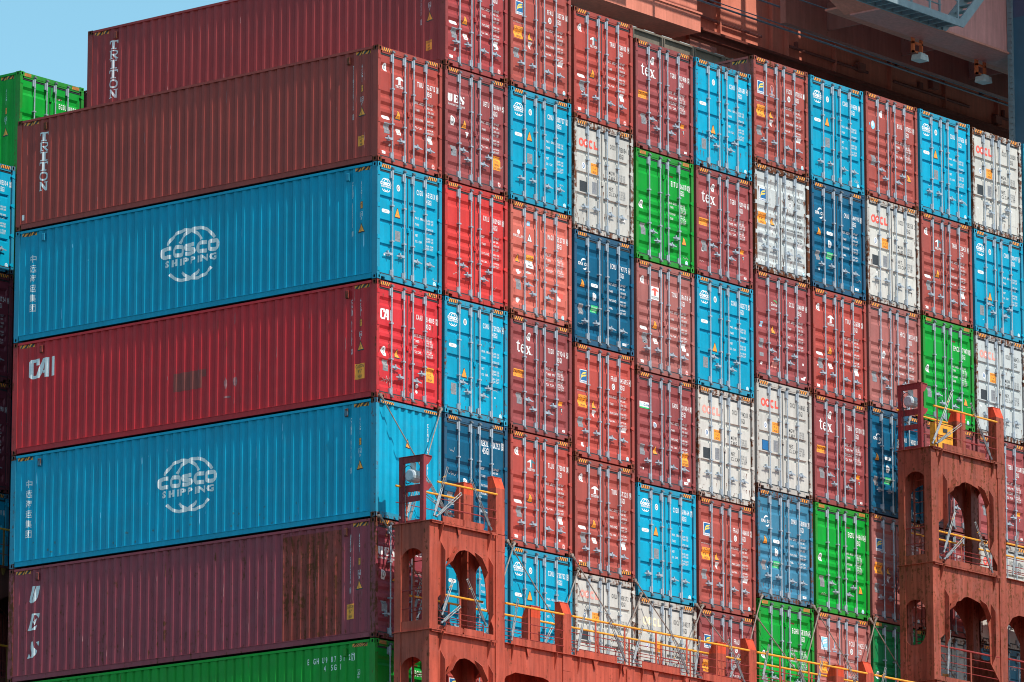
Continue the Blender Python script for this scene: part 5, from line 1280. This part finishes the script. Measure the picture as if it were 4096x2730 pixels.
# unseen slab, rails and boxes added above the view to shade the girders
mb = MB(); mb.box(33, 75, -1.5, 9.2, 20.0, 21.0); cadd('shade_slab', mb, col=DRED)
mb = MB()
for z in (15.8, 16.1, 16.4): mb.tube((18, 14.6, z), (46, 14.6, z), .05, 6)
for x in range(19, 46, 3): mb.box(x, x+.12, 14.55, 14.67, 14.6, 16.4)
for z in (19.2, 19.45, 19.7): mb.tube((36, 14.6, z), (46, 14.6, z), .06, 6)
for x in (37, 39.5, 41.2, 43.4): mb.box(x, x+.25, 14.5, 14.7, 17.5, 21)
for x0, x1 in ((18.5, 24), (31.3, 32.6), (37.6, 38.6), (41.0, 42.3)): mb.box(x0, x1, 13.9, 15.2, 16.3, 16.5); mb.box(x0, x1, 14.2, 15.0, 17.2, 17.9)
cadd('shadow_rail', mb, col=RED)
for k, (y, z, r_, dz) in enumerate(((16.0, 11.80, .030, .1), (16.0, 11.15, .032, 0), (16.0, 11.28, .018, 0), (16.0, 12.15, .022, .15), (16.0, 12.6, .026, .1), (13.0, 10.9, .022, 0), (13.0, 11.3, .028, .1), (13.0, 11.75, .018, -.1), (12.4, 12.2, .024, .1))):
    mb = MB(); mb.tube((18, y, z), (75, y, z+dz), r_, 6); cadd('wire_rope', mb, [M_CABLE])
rr = random.Random(5); mb = MB()
for _ in range(70):
    x = rr.uniform(44.8, 62); y = rr.uniform(12.2, 19); a, b, c_ = rr.uniform(.1, .6), rr.uniform(.1, .5), rr.uniform(.08, .4); mb.box(x, x+a, y, y+b, 13.1-c_, 13.12)
for _ in range(36):
    x = rr.uniform(37, 60); z = rr.choice((8.8, 9.6, 10.4, 11.2, 12.4, 13.0)); mb.box(x, x+rr.uniform(.08, .5), 20.0-.12 if z > 11.9 else 20.2, 20.36, z, z+rr.uniform(.08, .3))
for x in (38, 44, 50, 56): mb.tube((x, 19.9, 12.2+.1*(x % 3)), (x+4.5, 19.9, 12.2+.1*(x % 3)), .05, 6)
mb.tube((36.5, 20.2, 10.9), (70, 20.2, 10.9), .06, 6); mb.tube((36.5, 20.2, 9.9), (70, 20.2, 9.9), .04, 6)
cadd('bracket', mb, col=(.28, .10, .08, .5))
# slate-blue leg at the right edge
mb = MB(); mb.box(42.25, 46, 7.4, 10.0-.02, 0, 11.25); mb.box(42.25, 46, 7.4, 9.98, 15.5, 20)
leg = thing('crane_leg', 'slate-blue steel leg with bolted edge strip at the right edge', 'crane leg', (42.25, 8.7, 6+Z0))
put('column', mb.mesh('column', [M_BLUEP]), leg, (-42.25, -8.7, -6))
mb = MB(); mb.box(42.26, 46, 7.42, 9.96, 11.25, 15.5); put('upper_column', mb.mesh('upper_column', [flat('plum_grey_paint', (.075, .085, .15), .5, 0, .1, 2)]), leg, (-42.25, -8.7, -6))
mb = MB(); mb.box(42.16, 42.25, 9.80, 9.98, 0, 20)
for i in range(80): mb.box(42.12, 42.16, 9.80, 9.88, 4+i*.19, 4.10+i*.19)
put('bolted_strip', mb.mesh('bolted_strip', [M_GREYP]), leg, (-42.25, -8.7, -6))

# ------------------------------------------------------------------ ship and water below the picture
mb = MB(); mb.prism([(-.2, -40), (29.5, -40), (29.5, 40), (-.2, 40)], lambda p, q, t: (p, q, t), Z0-19.6, Z0-17.62)
hc = put('hatch_cover', mb.mesh('hatch_cover', [M_BRIDGE]), col=BRC); tag(hc, 'red steel hatch cover under the stacked containers', 'hatch cover')
mb = MB(); mb.prism([(-1.5, -50), (31, -50), (31, 50), (-1.5, 50)], lambda p, q, t: (p, q, t), -2, Z0-19.62)
hu = put('ship_hull', mb.mesh('ship_hull', [M_CRANE]), col=(.03, .05, .10, .2)); tag(hu, 'dark hull of the container ship below the deck', 'ship')
mb = MB(); mb.face([(-2500, -2500, 0), (2500, -2500, 0), (2500, 2500, 0), (-2500, 2500, 0)])
M_SEA = flat('harbour_water', (.03, .075, .08), .12, 0, .2, .2)
sea = put('water', mb.mesh('water', [M_SEA])); sea['kind'] = 'structure'
